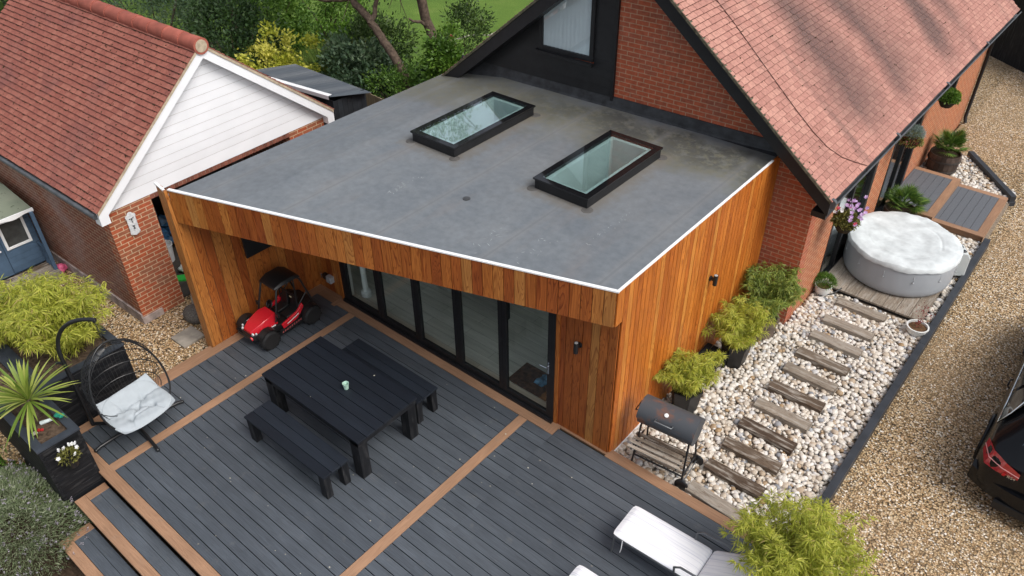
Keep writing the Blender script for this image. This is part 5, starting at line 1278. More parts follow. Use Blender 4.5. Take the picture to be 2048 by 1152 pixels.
# half barrels with palms
def fan_palm(root, z, R_, n=16, seed=0):
    rg = np.random.default_rng(seed); P = []; D = []; SD = []; LL = []; st = M()
    for k in range(n):
        a = rg.uniform(0, 6.283); el = rg.uniform(.15, 1.45); d = Vector((math.cos(a)*math.cos(el), math.sin(a)*math.cos(el), math.sin(el))); Ls = R_*rg.uniform(.45, .7)
        e = Vector((0, 0, z))+d*Ls; st.tube([(0, 0, z-.02), e], .006, 5, cap=False)
        side = Vector((-math.sin(a), math.cos(a), 0)); nl = 20
        for j in range(nl):
            f = (j/(nl-1)-.5)*3.9; dd = d*math.cos(f)+side*math.sin(f); P.append(tuple(e)); D.append(tuple(dd)); SD.append(tuple(d.cross(side)*.35+side*math.cos(f)-d*math.sin(f))); LL.append(R_*rg.uniform(.45, .6)*(1-.25*abs(f)/1.8))
    st.build('stalks', 'palm', root, local=True); leafmesh('leaves', np.array(P), np.array(D), np.array(SD), np.array(LL), .019, 'palm', root, local=True, droop=.15)
def barrel(label, x, y, r_, h, z, palmR, seed, lean=(0, 0)):
    R = thing('palm_barrel', label, 'barrel planter', (x, y, z), 0, 'half barrels with palms')
    m = M(); n = 20
    for k in range(n):
        a0, a1 = 6.2832*k/n+.01, 6.2832*(k+1)/n-.01; pr = [(r_*.86, 0), (r_*.97, h*.45), (r_, h*.8), (r_*.98, h)]
        pi = [(q-.025, zz_) for q, zz_ in pr]; b = m.add([(q*math.cos(a), q*math.sin(a), zz_) for a in (a0, a1) for q, zz_ in pr+pi[::-1]]); c = random.random(); kk = 8
        for i in range(kk): j = (i+1) % kk; m.face([b+j, b+i, b+kk+i, b+kk+j], None, c)
    m.build('staves', m_plain('stave', (.085, .06, .048), .75, .3, var=.4, sc=9, rnd=.4, bump=.4), R, local=True)
    m = M()
    for zz_, rr in ((h*.22, r_*.93), (h*.72, r_*1.0)): m.lathe([(rr, zz_-.02), (rr+.012, zz_-.018), (rr+.012, zz_+.018), (rr, zz_+.02)], 28)
    m.build('hoops', m_plain('hoop', (.045, .038, .034), .6, .4, var=.3), R, local=True)
    m = M(); m.lathe([(r_*.93, h-.06), (0, h-.05)], 24); m.build('compost', 'soil', R, local=True)
    fan_palm(R, h+.05, palmR*1.12, 34, seed)
barrel('half barrel with a palm between the hot tub and the composite step', -2.66, 15.13, .31, .36, -.1, .42, 1)
barrel('half barrel with a palm on the far side of the composite steps', -2.65, 17.95, .33, .46, -.1, .46, 2)

# hanging baskets
def basket(label, x, y, z, wall, kind):
    R = thing('hanging_basket', label, 'hanging basket', (x, y, z), 0, 'hanging baskets along the side wall')
    m = M(); m.lathe([(.03, -.17), (.10, -.14), (.15, -.06), (.165, .0), (.16, .01)], 20); m.build('basket_bowl', m_plain('coir', (.045, .038, .025), .95, .1, var=.5, sc=20, bump=.6), R, local=True, autos=60)
    m = M()
    for k in range(3): a = k*2.094; m.tube([(.155*math.cos(a), .155*math.sin(a), 0), (0, 0, .38)], .003, 5)
    m.build('chain', 'black_m', R, local=True)
    m = M(); m.tube([(wall, 0, .12), (wall, 0, .45), (0, 0, .43), (.01, 0, .38)], .008, 6); m.build('bracket', 'black_m', R, local=True)
    if kind == 0:
        clump('foliage', R, (0, 0, .03), .2, 1500, 'olive', .05, .022, up=.1); 
        rr = lambda: (random.uniform(-.2, .22), random.uniform(-.22, .22))
        def pts(n, zc): 
            out = []
            for _ in range(n): a = random.uniform(0, 6.28); q = random.uniform(.08, .25); out.append((q*math.cos(a)+.03, q*math.sin(a)+.03, zc+random.uniform(-.1, .12)-.5*q*q))
            return out
        flowers('lilac_flowers', R, [(x_+.06, y_+.1, z_+.08) for x_, y_, z_ in pts(20, .18)]+pts(12, .1), .038, 'petal_l')
        for ch in R.children:
            if ch.name.startswith('lilac'): ch['kind'] = 'stuff'; flowers('red_flowers', R, pts(5, .16), .035, 'petal_r'); flowers('white_flowers', R, pts(6, .12), .033, 'petal_w')
    elif kind == 1:
        clump('foliage', R, (0, 0, -.04), .2, 900, 'olive', .05, .02, up=-.3); clump('silver_foliage', R, (.0, .02, .1), .17, 1200, 'silver', .06, .009, up=.4); m_r = clump('red_foliage', R, (0, -.04, -.05), .17, 260, 'red_l', .04, .02, up=-.3)
    else:
        clump('foliage', R, (0, 0, .03), .21, 1500, 'herb', .055, .028, up=.2); clump('yellow_foliage', R, (.1, .08, .1), .07, 160, 'yellow', .05, .03)
basket('hanging basket overflowing with lilac, red and white petunias by the house corner', -2.72, 11.42, 1.72, -.31, 0)
basket('hanging basket with silvery and reddish foliage beside the front door', -2.75, 14.5, 1.98, -.28, 1)
basket('hanging basket with green leaves and a yellow tuft on the far brick wall', -2.75, 16.6, 2.02, -.28, 2)

# ================================================================== SLEEPERS, KERBS, PLATFORMS
SLP = [(6.64, 'pale weathered sleeper lying against the edge of the deck', .9, -.07), (7.16, 'dark sleeper, first one beyond the pale sleeper at the deck', .1, 0), (7.68, 'dark cracked sleeper, second beyond the pale one at the deck', .3, .01), (8.17, 'very dark sleeper level with the potted bamboo by the barbecue', .02, -.01), (8.68, 'pale streaky sleeper, sixth one short of the hot tub decking', .75, 0), (9.17, 'dark brown sleeper beside the second black pot', .2, 0), (9.68, 'pale cracked sleeper just beyond the dark one by the second pot', .65, -.01), (10.16, 'mid brown sleeper, fourth from the hot tub decking', .45, 0), (10.71, 'silvery grey sleeper, third from the hot tub decking', .95, 0), (11.23, 'grey sleeper, second from the hot tub decking', .85, 0), (11.84, 'brownish grey smooth sleeper nearest to the hot tub decking', .78, 0)]
for y, lab, c, rz in SLP:
    R_ = random.Random(int(y*100)); m = M(); L = .82; hw = .1
    n = 10; rows = []
    for i in range(n+1):
        x = -L/2+L*i/n; e = lambda s=.004: R_.uniform(-s, s)
        rows.append([(x+e(), -hw+e(), -.09), (x+e(), -hw+e(), .05+e()), (x+e(), -hw*.35, .056+e(.003)), (x+e(), hw*.35, .056+e(.003)), (x+e(), hw+e(), .05+e()), (x+e(), hw+e(), -.09)])
    b = m.add([p for r_ in rows for p in r_])
    for i in range(n):
        for j in range(5):
            ids = [b+i*6+j, b+(i+1)*6+j, b+(i+1)*6+j+1, b+i*6+j+1]; m.face(ids[::-1], [(m.v[k][0]+y, (m.v[k][1] if j in (1, 2, 3) else m.v[k][2])+y*2) for k in ids[::-1]], c)
    m.face([b+j for j in range(6)], None, c); m.face([b+n*6+j for j in reversed(range(6))], None, c)
    o = m.build('sleeper', 'oldwood', local=True, bevel=.006); o.location = (-2.155, y, -.045); o.rotation_euler = (0, 0, rz); tag(o, lab, 'sleeper', 'timber sleepers set in the pebbles')
blue_black = m_plain('kerb_paint', (.030, .034, .042), .5, .4, var=.3, sc=5, bump=.2)
m = M(); m.box(-1.13, -1.02, 7.6, 11.55, -.3, .01, grain=True); m.box(-1.13, -1.02, 11.555, 15.5, -.3, .01, grain=True); m.box(-1.13, -1.02, 6.5, 7.595, -.3, .01, grain=True)
tag(m.build('kerb_timber', blue_black, bevel=.006), 'long black painted timber kerb between pebbles and gravel drive', 'kerb', 'black timber kerbs')
a, b = Vector((-2.34, 19.1, 0)), Vector((-1.08, 17.5, 0)); L = (b-a).length; d = (b-a)/L; X = Matrix(((d.x, -d.y, 0, a.x), (d.y, d.x, 0, a.y), (0, 0, 1, 0), (0, 0, 0, 1)))
m = M(); m.box(0, L, -.06, .06, -.3, .03, X=X); m.box(L-.14, L+.02, -.075, .075, -.3, -.10, X=X); tag(m.build('kerb_timber', blue_black, bevel=.006), 'short slanting black timber kerb beside the far half barrel', 'kerb', 'black timber kerbs')

def platform(label, x0, x1, y0, y1, z, h):
    R = thing('composite_step', label, 'step', ((x0+x1)/2, (y0+y1)/2, z-h), 0, 'composite steps at the front door')
    m = M(); m.box(x0+.02, x1-.02, y0+.02, y1-.02, z-h, z-.026); m.build('base', 'deck_brown', R)
    m = M(); e = .14; 
    m.box(x0, x1, y0, y0+e, z-.025, z, grain=True); m.box(x0, x1, y1-e, y1, z-.025, z, grain=True); m.box(x1-e, x1, y0+e+.001, y1-e-.001, z-.025, z, grain=True); m.box(x1-.002, x1+.002, y0, y1, z-h, z-.03)
    m.build('border_boards', 'deck_brown', R, bevel=.003)
    m = M(); x = x1-e-.005
    while x > x0+.02: xa = max(x0, x-.14); m.box(xa, x, y0+e+.003, y1-e-.003, z-.026, z-.001, grain=True); x -= .146
    m.build('step_boards', m_plain('step_grey', (.11, .12, .135), .6, .4, var=.15, sc=30), R)
platform('lower grey composite step with tan border by the gravel drive', -2.11, -1.16, 15.52, 17.43, .0, .2)
platform('upper grey composite step with tan border against the front door', -3.04, -2.115, 15.43, 17.40, .12, .3)
def tubdeck():
    R = thing('weathered_platform', 'weathered timber platform under the hot tub', 'platform', (-2.1, 13.3, -.1)); m = M()
    x = -3.03
    while x < -1.27: m.box(x, x+.215, 12.18, 14.7, -.065, -.03, grain=True, c=random.uniform(.6, 1)); x += .221
    m.build('boards', 'oldwood', R, bevel=.003); m = M(); m.box(-3.02, -1.27, 12.2, 14.68, -.12, -.066); m.build('frame', 'black', R)
tubdeck()

# ================================================================== HOT TUB
def hottub():
    cx, cy, z0, r_ = -2.13, 13.42, -.028, .93
    R = thing('hot_tub', 'round inflatable hot tub with grey sides and a white quilted lid', 'hot tub', (cx, cy, z0)); h = .66
    prof = []
    for i in range(17):
        t = -math.pi/2+math.pi*i/16; k = 5; c_, s_ = abs(math.cos(t))**(2/k*1.4), math.copysign(abs(math.sin(t))**(2/k*1.2), math.sin(t)); prof.append((r_-.16+.16*c_, h/2+h/2*s_))
    n = 96; m = M(); b = 0
    for r0, z in prof:
        for q in range(n):
            a = 6.2832*q/n; pl = 1-.004*abs(math.sin(a*12))*(math.cos((z/h-.5)*3)); m.v.append((r0*pl*math.cos(a), r0*pl*math.sin(a), z))
    for i in range(len(prof)-1):
        for q in range(n): q2 = (q+1) % n; m.face([i*n+q, i*n+q2, (i+1)*n+q2, (i+1)*n+q])
    m.build('tub_wall', m_plain('tub_grey', (.37, .395, .425), .45, .45, var=.06, sc=3), R, smooth=True, local=True)
    # lid: raised ring, dished middle, wrinkles
    m = M(); nr, na = 60, 144; rng = random.Random(5); wr = [(rng.uniform(0, 6.28), rng.uniform(.2, .8), rng.uniform(6, 14), rng.uniform(0, 6.28)) for _ in range(14)]
    def hz_(r, a):
        q = r/(r_+.012); z = .0
        z += .014*math.exp(-((q-.80)/.16)**2)-.02*math.exp(-(q/.5)**2)-.045*max(0, q-.9)**1*8*.5
        x, y = r*math.cos(a), r*math.sin(a)
        z += .0035*math.sin(x*16+1.2*math.sin(y*5))*math.exp(-(q/.62)**4)
        z -= .009*(.5+.5*math.sin(a*1.5+1))*math.exp(-((q-.655+.012*math.sin(a*5))/.018)**2)
        for pa, pr, fr, ph in wr: z += .0030*math.sin(fr*(x*math.cos(pa)+y*math.sin(pa))+ph+2*math.sin(y*4))*(.4+q)
        z += .007*math.sin(a*23+3*math.sin(a*4))*max(0, q-.6)*1.6+.006*math.sin(a*41+r*20+2*math.sin(a*7))*max(0, q-.66)+.0022*math.sin(y*34+2.5*math.sin(x*3.1))*math.exp(-(q/.6)**4)
        return z
    for i in range(nr+1):
        r = (r_+.012)*i/nr
        for q in range(na): a = 6.2832*q/na; m.v.append((r*math.cos(a), r*math.sin(a), h+.012+hz_(r, a)))
    for i in range(nr):
        for q in range(na): q2 = (q+1) % na; m.face([i*na+q, (i+1)*na+q, (i+1)*na+q2, i*na+q2])
    b = len(m.v)
    for q in range(na): a = 6.2832*q/na; m.v.append(((r_+.016)*math.cos(a), (r_+.016)*math.sin(a), h-.095-.012*math.sin(a*9)-.006*math.sin(a*31)))
    for q in range(na): q2 = (q+1) % na; m.face([nr*na+q, b+q, b+q2, nr*na+q2])
    m.build('lid', m_plain('lid_white', (.60, .64, .65), .6, .3, var=.22, sc=4.5), R, smooth=True, local=True)
    for k in range(8):
        a = -2.6+k*.52; m = M(); p = Vector(((r_+.006)*math.cos(a), (r_+.006)*math.sin(a), h*.56)); 
        m.tube([p+Vector((0, 0, .12)), p+Vector((.01*math.cos(a), .01*math.sin(a), .05)), p], .004, 5); m.blob(p, .017, jit=.1, sc=(1, 1, 1.2)); m.build('buckle', m_plain('buckle', (.45, .47, .49), .4), R, local=True, smooth=True)
    # control unit
    U = M(); X = Matrix.Translation((.85, .60, 0)) @ Matrix.Rotation(.55, 4, 'Z')
    U.prism([(-.15, 0), (.14, 0), (.13, .40), (.06, .50), (-.14, .50)], -.16, .16, axis='y', X=X)
    cu = U.build('pump_unit', m_plain('pump_grey', (.50, .53, .53), .45, .4, var=.05), R, local=True, bevel=.025)
    m = M(); X2 = X @ Matrix.Translation((-.04, .05, .502)); m.prism([(-.07, -.05), (.04, -.05), (.07, -.02), (.07, .03), (.04, .05), (-.07, .05)], 0, .012, X=X2); m.build('control_panel', 'black_m', cu, local=True, bevel=.004)
    m = M(); m.lathe([(.045, 0), (.045, .02), (.03, .03), (0, .03)], 16, X=X @ Matrix.Translation((.0, -.09, .49))); m.build('valve_cap', 'black_m', cu, local=True)
hottub()
m = M(); m.tube([(-2.98, 12.5, -.02), (-2.9, 12.3, -.02), (-2.98, 12.05, -.01), (-2.9, 11.8, -.06), (-2.72, 12.02, -.05), (-2.65, 12.2, .0)], .012, 6); tag(m.build('hot_tub_cable', 'black', autos=60), 'black power cable trailing from the hot tub past the fern pot', 'cable')

# ================================================================== BARBECUE
def bbq():
    cx, cy = -3.05, 6.82; R = thing('barbecue', 'black drum charcoal barbecue on a frame with wooden shelf slats and wheels', 'barbecue', (cx, cy, -.1), .10)
    st = NT('bbq_steel'); v = st.obj(); cxx = st.mix(st.ramp(st.noise(v, 4.5, 4), [(.52, 0), (.70, 1)]), (.060, .066, .075), (.17, .075, .045)); stm = st.fin(cxx, .5, .4)
    RX = Matrix.Rotation(math.pi/2, 4, 'Y'); zc = .88; rr = .205
    def half(a0, a1, L, r): 
        m = M(); n = 18; pr = [(r*math.cos(a0+(a1-a0)*i/n), r*math.sin(a0+(a1-a0)*i/n)) for i in range(n+1)]; 
        b = m.add([(-L/2, y, zc+z) for y, z in pr]+[(L/2, y, zc+z) for y, z in pr]); k = n+1
        for i in range(n): m.face([b+i, b+k+i, b+k+i+1, b+i+1])
        m.face([b+i for i in range(k)]); m.face([b+k+i for i in reversed(range(k))]); return m
    half(0, math.pi, .80, rr).build('lid', stm, R, local=True, autos=40)
    half(math.pi, 2*math.pi, .78, rr-.012).build('drum', stm, R, local=True, autos=40)
    m = M(); y, z = -math.cos(.5)*rr, zc+math.sin(.5)*rr; m.tube([(-.13, y, z), (-.13, y-.055, z+.01), (.11, y-.055, z+.01), (.11, y, z)], .011, 8); m.build('lid_handle', 'grey_m', R, local=True, autos=50)
    m = M(); m.lathe([(.028, 0), (.028, .015), (.0, .018)], 16, X=Matrix.Translation((-.02, -math.cos(1.0)*rr, zc+math.sin(1.0)*rr)) @ Matrix.Rotation(.57, 4, 'X')); m.build('thermometer', m_plain('dial', (.75, .76, .76), .3), R, local=True)
    m = M(); m.tube([(-.40, -.1, zc+.05), (-.46, -.1, zc+.03), (-.46, .1, zc+.03), (-.40, .1, zc+.05)], .008, 6); m.build('side_handle', 'black_m', R, local=True)
    for sx in (-1, 1):
        m = M()
        for sy in (-1, 1): m.tube([(sx*.34, sy*.12, zc-.12), (sx*.37, sy*.24-.02, .08 if sx > 0 else .0)], .014, 8)
        m.tube([(sx*.36, -.22, .2), (sx*.36, .20, .2)], .011, 8); m.build('leg_pair', 'black_m', R, local=True)
    m = M(); m.tube([(-.36, -.22, .2), (.36, -.22, .2)], .013, 8); m.tube([(-.36, .2, .2), (.36, .2, .2)], .013, 8); m.build('frame_rail', 'black_m', R, local=True)
    m = M(); m.tube([(.38, -.26, .095), (.38, .25, .095)], .008, 8); m.build('axle', 'grey_m', R, local=True)
    for sy in (-.27, .25):
        m = M(); m.lathe([(.03, -.02), (.08, -.022), (.095, -.012), (.095, .012), (.08, .022), (.03, .02)], 24, X=Matrix.Translation((.38, sy, .095)) @ Matrix.Rotation(math.pi/2, 4, 'X')); m.build('wheel', 'black_m', R, local=True, autos=50)
    m = M()
    for i in range(4): m.box(-.40, .34, -.40+i*.085, -.40+i*.085+.05, .50-i*.0, .515, grain=True, c=(1, .95, .6, .35)[i])
    m.build('shelf_slats', 'oldwood', R, local=True)
    m = M(); m.box(-.35, -.33, -.40, .0, .47, .499); m.box(.30, .32, -.40, .0, .47, .499); m.build('shelf_bracket', 'black_m', R, local=True)
    m = M()
    for i in range(5): m.box(-.34, .34, -.2+i*.085, -.2+i*.085+.045, .212, .225, grain=True, c=.5)
    m.build('lower_slats', 'oldwood', R, local=True)
bbq()

# ================================================================== TOY BUGGY
def buggy():
    R = thing('toy_buggy', 'red and black ride-on toy buggy with roll cage parked in the recess', 'toy car', (-9.50, 5.22, 0), 0)   # faces -y
    red = m_plain('buggy_red', (.62, .012, .025), .25, .5, var=.05, coat=.6); blk = m_plain('buggy_black', (.014, .014, .015), .35, .5, var=.2)
    wr, ww = .185, .15
    for sx in (-1, 1):
        for y in (-.46, .46):
            X = Matrix.Translation((sx*.33, y, wr)) @ Matrix.Rotation(math.pi/2, 4, 'Y')
            m = M(); m.lathe([(.09, -ww/2), (.15, -ww/2), (wr-.015, -ww/2+.015), (wr, -ww/4), (wr, ww/4), (wr-.015, ww/2-.015), (.15, ww/2), (.09, ww/2)], 28, X=X)
            for k in range(20):
                a = k*.314; Y = X @ Matrix.Rotation(a, 4, 'Z'); m.box(wr-.006, wr+.010, -.012, .012, -ww/2+.02 if k % 2 else -.01, ww/2-.02 if not k % 2 else .01, X=Y)
            w_ = m.build('wheel', m_plain('tyre', (.018, .018, .019), .7, .3, var=.2) if (sx, y) == (-1, -.46) else bpy.data.materials['tyre'], R, local=True, autos=35)
            m = M()
            for k in range(6): Y = X @ Matrix.Rotation(k*1.047, 4, 'Z'); m.box(.02, .10, -.014, .014, sx*ww/2-.02*sx-.01, sx*ww/2-.02*sx+.01, X=Y)
            m.lathe([(.035, -ww/2+.005), (.035, ww/2-.005)], 12, X=X); m.build('rim', 'grey_m' if False else blk, w_, local=True)
    def loft(secs, mat, name, parent=R, sub=1, autos=None):
        m = M(); k = len(secs[0]); b = m.add([p for s in secs for p in s])
        for i in range(len(secs)-1):
            for j in range(k): j2 = (j+1) % k; m.face([b+i*k+j, b+i*k+j2, b+(i+1)*k+j2, b+(i+1)*k+j])
        m.face([b+j for j in reversed(range(k))]); m.face([b+(len(secs)-1)*k+j for j in range(k)])
        return m.build(name, mat, parent, local=True, autos=autos or 40, bevel=.008)
    # hood, tapering to the nose
    loft([[(-.12, -.66, .30), (.12, -.66, .30), (.10, -.66, .36), (-.10, -.66, .36)], [(-.20, -.52, .30), (.20, -.52, .30), (.15, -.52, .43), (-.15, -.52, .43)], [(-.24, -.30, .30), (.24, -.30, .30), (.17, -.28, .50), (-.17, -.28, .50)], [(-.22, -.16, .30), (.22, -.16, .30), (.14, -.14, .51), (-.14, -.14, .51)]], red, 'bonnet')
    loft([[(-.15, -.70, .20), (.15, -.70, .20), (.15, -.68, .30), (-.15, -.68, .30)], [(-.24, -.55, .18), (.24, -.55, .18), (.24, -.55, .31), (-.24, -.55, .31)], [(-.22, -.2, .14), (.22, -.2, .14), (.27, -.2, .32), (-.27, -.2, .32)], [(-.27, .1, .12), (.27, .1, .12), (.27, .1, .28), (-.27, .1, .28)], [(-.26, .5, .16), (.26, .5, .16), (.27, .5, .42), (-.27, .5, .42)], [(-.2, .64, .2), (.2, .64, .2), (.2, .64, .40), (-.2, .64, .40)]], blk, 'chassis')
    for sx in (-1, 1):
        m = M(); P = [(sx*.30, -.14, .30), (sx*.31, .2, .40), (sx*.30, .34, .50), (sx*.30, .36, .42), (sx*.31, .18, .26), (sx*.30, -.12, .20)]
        b = m.add(P+[(x-sx*.04, y, z) for x, y, z in P]); n = 6; m.face([b+i for i in (range(n) if sx > 0 else reversed(range(n)))]); m.face([b+n+i for i in (reversed(range(n)) if sx > 0 else range(n))])
        for i in range(n): j = (i+1) % n; m.face([b+i, b+n+i, b+n+j, b+j] if sx > 0 else [b+i, b+j, b+n+j, b+n+i])
        dr = m.build('side_door', red, R, local=True, bevel=.006)
        m = M(); e = sx*.312; m.poly([(e, -.04, .265), (e+sx*.002, .22, .345), (e+sx*.002, .22, .365), (e, -.04, .285)][::sx]); m.build('white_stripe', 'white', dr, local=True)
        m = M()      # sill decal: pale angular lettering-like flashes on the black sill
        for k in range(9): y = -.14+k*.052; z = .12+k*.012; m.poly([(sx*.285, y, z), (sx*.285, y+.03, z+.008), (sx*.285, y+.036, z+.05), (sx*.285, y+.01, z+.045)][::sx])
        m.box(min(sx*.27, sx*.284), max(sx*.27, sx*.284), -.2, .36, .09, .20); m.build('sill', m_plain('sill_%d' % sx, (.30, .07, .08), .5) if False else blk, R, local=True)
        m = M(); 
        for k in range(10): y = -.16+k*.05; z = .115+k*.006; m.poly([(sx*.2865, y, z), (sx*.2865, y+.028, z+.003), (sx*.2865, y+.034, z+.042), (sx*.2865, y+.008, z+.035)][::sx])
        m.build('sill_decal', m_plain('decal_%d' % sx, (.42, .10, .10), .5), R, local=True)
        # headlights, fender
        m = M(); m.lathe([(.0, 0), (.025, .004), (.03, -.02)], 14, X=Matrix.Translation((sx*.15, -.66, .33)) @ Matrix.Rotation(math.pi/2, 4, 'X')); m.lathe([(.0, 0), (.02, .004), (.022, -.02)], 14, X=Matrix.Translation((sx*.20, -.62, .345)) @ Matrix.Rotation(math.pi/2, 4, 'X')); m.build('headlight', m_plain('lamp_%d' % sx, (.7, .72, .74), .2, .6), R, local=True)
        m = M(); m.box(sx*.30-.03, sx*.30+.03, -.20, -.16, .50, .58); m.build('mirror', blk, R, local=True, bevel=.008)
        m = M(); m.poly([(sx*.245, -.50, .335), (sx*.262, -.24, .335), (sx*.262, -.24, .365), (sx*.245, -.50, .35)][::sx]); m.build('fender_decal', 'white', R, local=True)
        for y0 in (-.46, .46):
            m = M(); pts = [(sx*.31, y0+.20*math.cos(t), .19+.215*math.sin(t)) for t in [math.pi*(.15+.7*i/8) for i in range(9)]]
            for i in range(8): a_, b_ = Vector(pts[i]), Vector(pts[i+1]); w2 = Vector((.07, 0, 0)); m.poly([a_-w2, b_-w2, b_+w2, a_+w2]); m.poly([a_+w2-Vector((0, 0, .012)), b_+w2-Vector((0, 0, .012)), b_-w2-Vector((0, 0, .012)), a_-w2-Vector((0, 0, .012))])
            m.build('mudguard', blk, R, local=True)
    m = M()      # roll cage
    for sx in (-1, 1):
        m.tube([(sx*.26, -.22, .40), (sx*.22, -.06, .98), (sx*.22, .02, 1.03), (sx*.22, .36, 1.03), (sx*.24, .42, .98), (sx*.26, .58, .42)], .018, 8)
        m.tube([(sx*.22, .30, 1.02), (sx*.26, .26, .42)], .014, 8); m.tube([(sx*.25, .50, .66), (sx*.26, .27, .46)], .012, 8)
    m.tube([(-.22, -.05, 1.0), (.22, -.05, 1.0)], .016, 8); m.tube([(-.22, .40, 1.0), (.22, .40, 1.0)], .016, 8); m.tube([(-.26, .3, .62), (.26, .3, .62)], .014, 8); m.build('roll_cage', blk, R, local=True, autos=60)
    loft([[(-.22, -.10, 1.00), (.22, -.10, 1.00), (.21, -.09, 1.03), (-.21, -.09, 1.03)], [(-.26, .06, 1.03), (.26, .06, 1.03), (.22, .06, 1.09), (-.22, .06, 1.09)], [(-.26, .32, 1.03), (.26, .32, 1.03), (.22, .32, 1.09), (-.22, .32, 1.09)], [(-.22, .46, .98), (.22, .46, .98), (.21, .45, 1.02), (-.21, .45, 1.02)]], blk, 'roof_panel')
    for sx in (-1, 1):
        loft([[(sx*.13-.10, .02, .26), (sx*.13+.10, .02, .26), (sx*.13+.10, .02, .34), (sx*.13-.10, .02, .34)], [(sx*.13-.10, .22, .26), (sx*.13+.10, .22, .26), (sx*.13+.10, .24, .36), (sx*.13-.10, .24, .36)], [(sx*.13-.09, .33, .30), (sx*.13+.09, .33, .30), (sx*.13+.07, .30, .66), (sx*.13-.07, .30, .66)]], blk, 'seat')
    m = M(); m.lathe([(.075, -.008), (.085, 0), (.075, .008), (.065, 0), (.075, -.008)], 18, X=Matrix.Translation((-.12, -.06, .52)) @ Matrix.Rotation(1.0, 4, 'X')); m.tube([(-.12, -.06, .52), (-.12, -.16, .44)], .012, 6); m.box(-.19, -.05, -.063, -.057, .512, .528); m.build('steering_wheel', blk, R, local=True)
    m = M(); m.box(.08, .14, .245, .25, .60, .63); m.build('seat_label', m_plain('slabel', (.6, .55, .35), .6), R, local=True)
    m = M(); m.tube([(-.16, -.70, .22), (-.16, -.74, .30), (.16, -.74, .30), (.16, -.70, .22)], .014, 8); m.build('front_bar', blk, R, local=True)
    m = M(); m.lathe([(0, 0), (.035, .004), (.04, -.02)], 16, X=Matrix.Translation((.14, -.70, .25)) @ Matrix.Rotation(math.pi/2, 4, 'X')); m.build('red_lamp', red, R, local=True)
    for sx in (-1, 1):
        m = M()
        for y in (-.46, .46): m.tube([(sx*.12, y, .24), (sx*.27, y, .19)], .016, 6); m.tube([(sx*.12, y+.06, .40), (sx*.27, y, .2)], .018, 6)
        m.build('suspension', blk, R, local=True)
buggy()
bpy.data.objects['toy_buggy'].scale = (.92, .92, .92)

# ================================================================== WALL FITTINGS
def wall_light(label, loc, rz):
    R = thing('wall_light', label, 'wall light', loc, rz, 'black up and down wall lights')   # local -y is outwards
    m = M(); m.lathe([(.0, -.085), (.032, -.085), (.032, .085), (.0, .085)], 20, X=Matrix.Translation((0, -.085, 0))); m.build('lamp_body', 'black_m', R, local=True, autos=40)
    m = M(); m.box(-.02, .02, -.058, -.004, -.02, .02); m.build('arm', 'black_m', R, local=True); m = M(); m.lathe([(.042, 0), (.042, .02), (0, .022)], 16, X=Matrix.Rotation(math.pi/2, 4, 'X')); m.build('wall_plate', 'black_m', R, local=True)
    m = M(); m.lathe([(.026, .086), (0, .088)], 16, X=Matrix.Translation((0, -.085, 0))); m.build('lens', m_plain('lens', (.4, .42, .42), .3), R, local=True)
wall_light('small black cylinder wall light on the pier beside the glass doors', (-4.28, 6.418, 1.70), 0)
wall_light('small black cylinder wall light on the long clad side wall', (-3.698, 8.84, 1.66), math.pi/2)
R = thing('outdoor_socket', 'grey weatherproof socket and tap fixed low on the clad recess wall', 'socket', (-9.6, 6.415, .32))
m = M(); m.box(-9.62, -9.50, 6.33, 6.418, .25, .38); m.build('socket_box', m_plain('sock', (.36, .38, .40), .5), R, bevel=.006); m = M(); m.box(-9.74, -9.625, 6.345, 6.418, .27, .37); m.build('black_box', 'black_m', R, bevel=.005)
m = M(); m.tube([(-9.77, 6.418, .33), (-9.77, 6.35, .33), (-9.77, 6.345, .27)], .012, 8); m.tube([(-9.80, 6.36, .355), (-9.74, 6.36, .355)], .008, 6); m.build('tap', 'chrome', R)
R = thing('wall_screen', 'black flat panel fixed high on the inner fin wall of the recess', 'screen', (-9.9, 5.6, 1.5))
m = M(); m.box(-9.90, -9.86, 5.12, 6.02, 1.30, 1.82); m.build('panel', 'black_m', R, bevel=.005); m = M(); m.box(-9.948, -9.90, 5.4, 5.75, 1.42, 1.7); m.build('mount', 'black_m', R)

# round boulder and slab on the left gravel
m = M(); v, f0, f1 = _v, ICO_F0, ICO_F1
m2 = M(); rg = random.Random(3); b = m2.add([(p[0]*.25*(1+rg.uniform(-.06, .06)), p[1]*.21*(1+rg.uniform(-.06, .06)), p[2]*.17*(1+rg.uniform(-.06, .06))) for p in v])
for f in f1: m2.face([b+i for i in f])
t = NT('boulder'); vv = t.obj(); cb = t.ramp(t.noise(vv, 55, 5, .8), [(.35, (.06, .055, .05)), (.6, (.17, .155, .14)), (.78, (.40, .38, .34))]); t.bump(t.noise(vv, 40, 5), 1, .02)
o = m2.build('boulder', t.fin(cb, .95, .2), local=True, smooth=True, sub=1); o.location = (-11.0, 4.52, -.04); tag(o, 'rounded speckled grey boulder leaning by the clad fin', 'boulder')
m = M(); m.prism([(-.2, -.2), (.2, -.2), (.2, .2), (-.2, .2)], 0, .04); o = m.build('paving_slab', 'concrete', local=True, bevel=.005); o.location = (-10.66, 4.14, -.148); o.rotation_euler = (0, 0, .02); tag(o, 'square grey paving slab lying on the gravel beside the fin', 'paving slab')

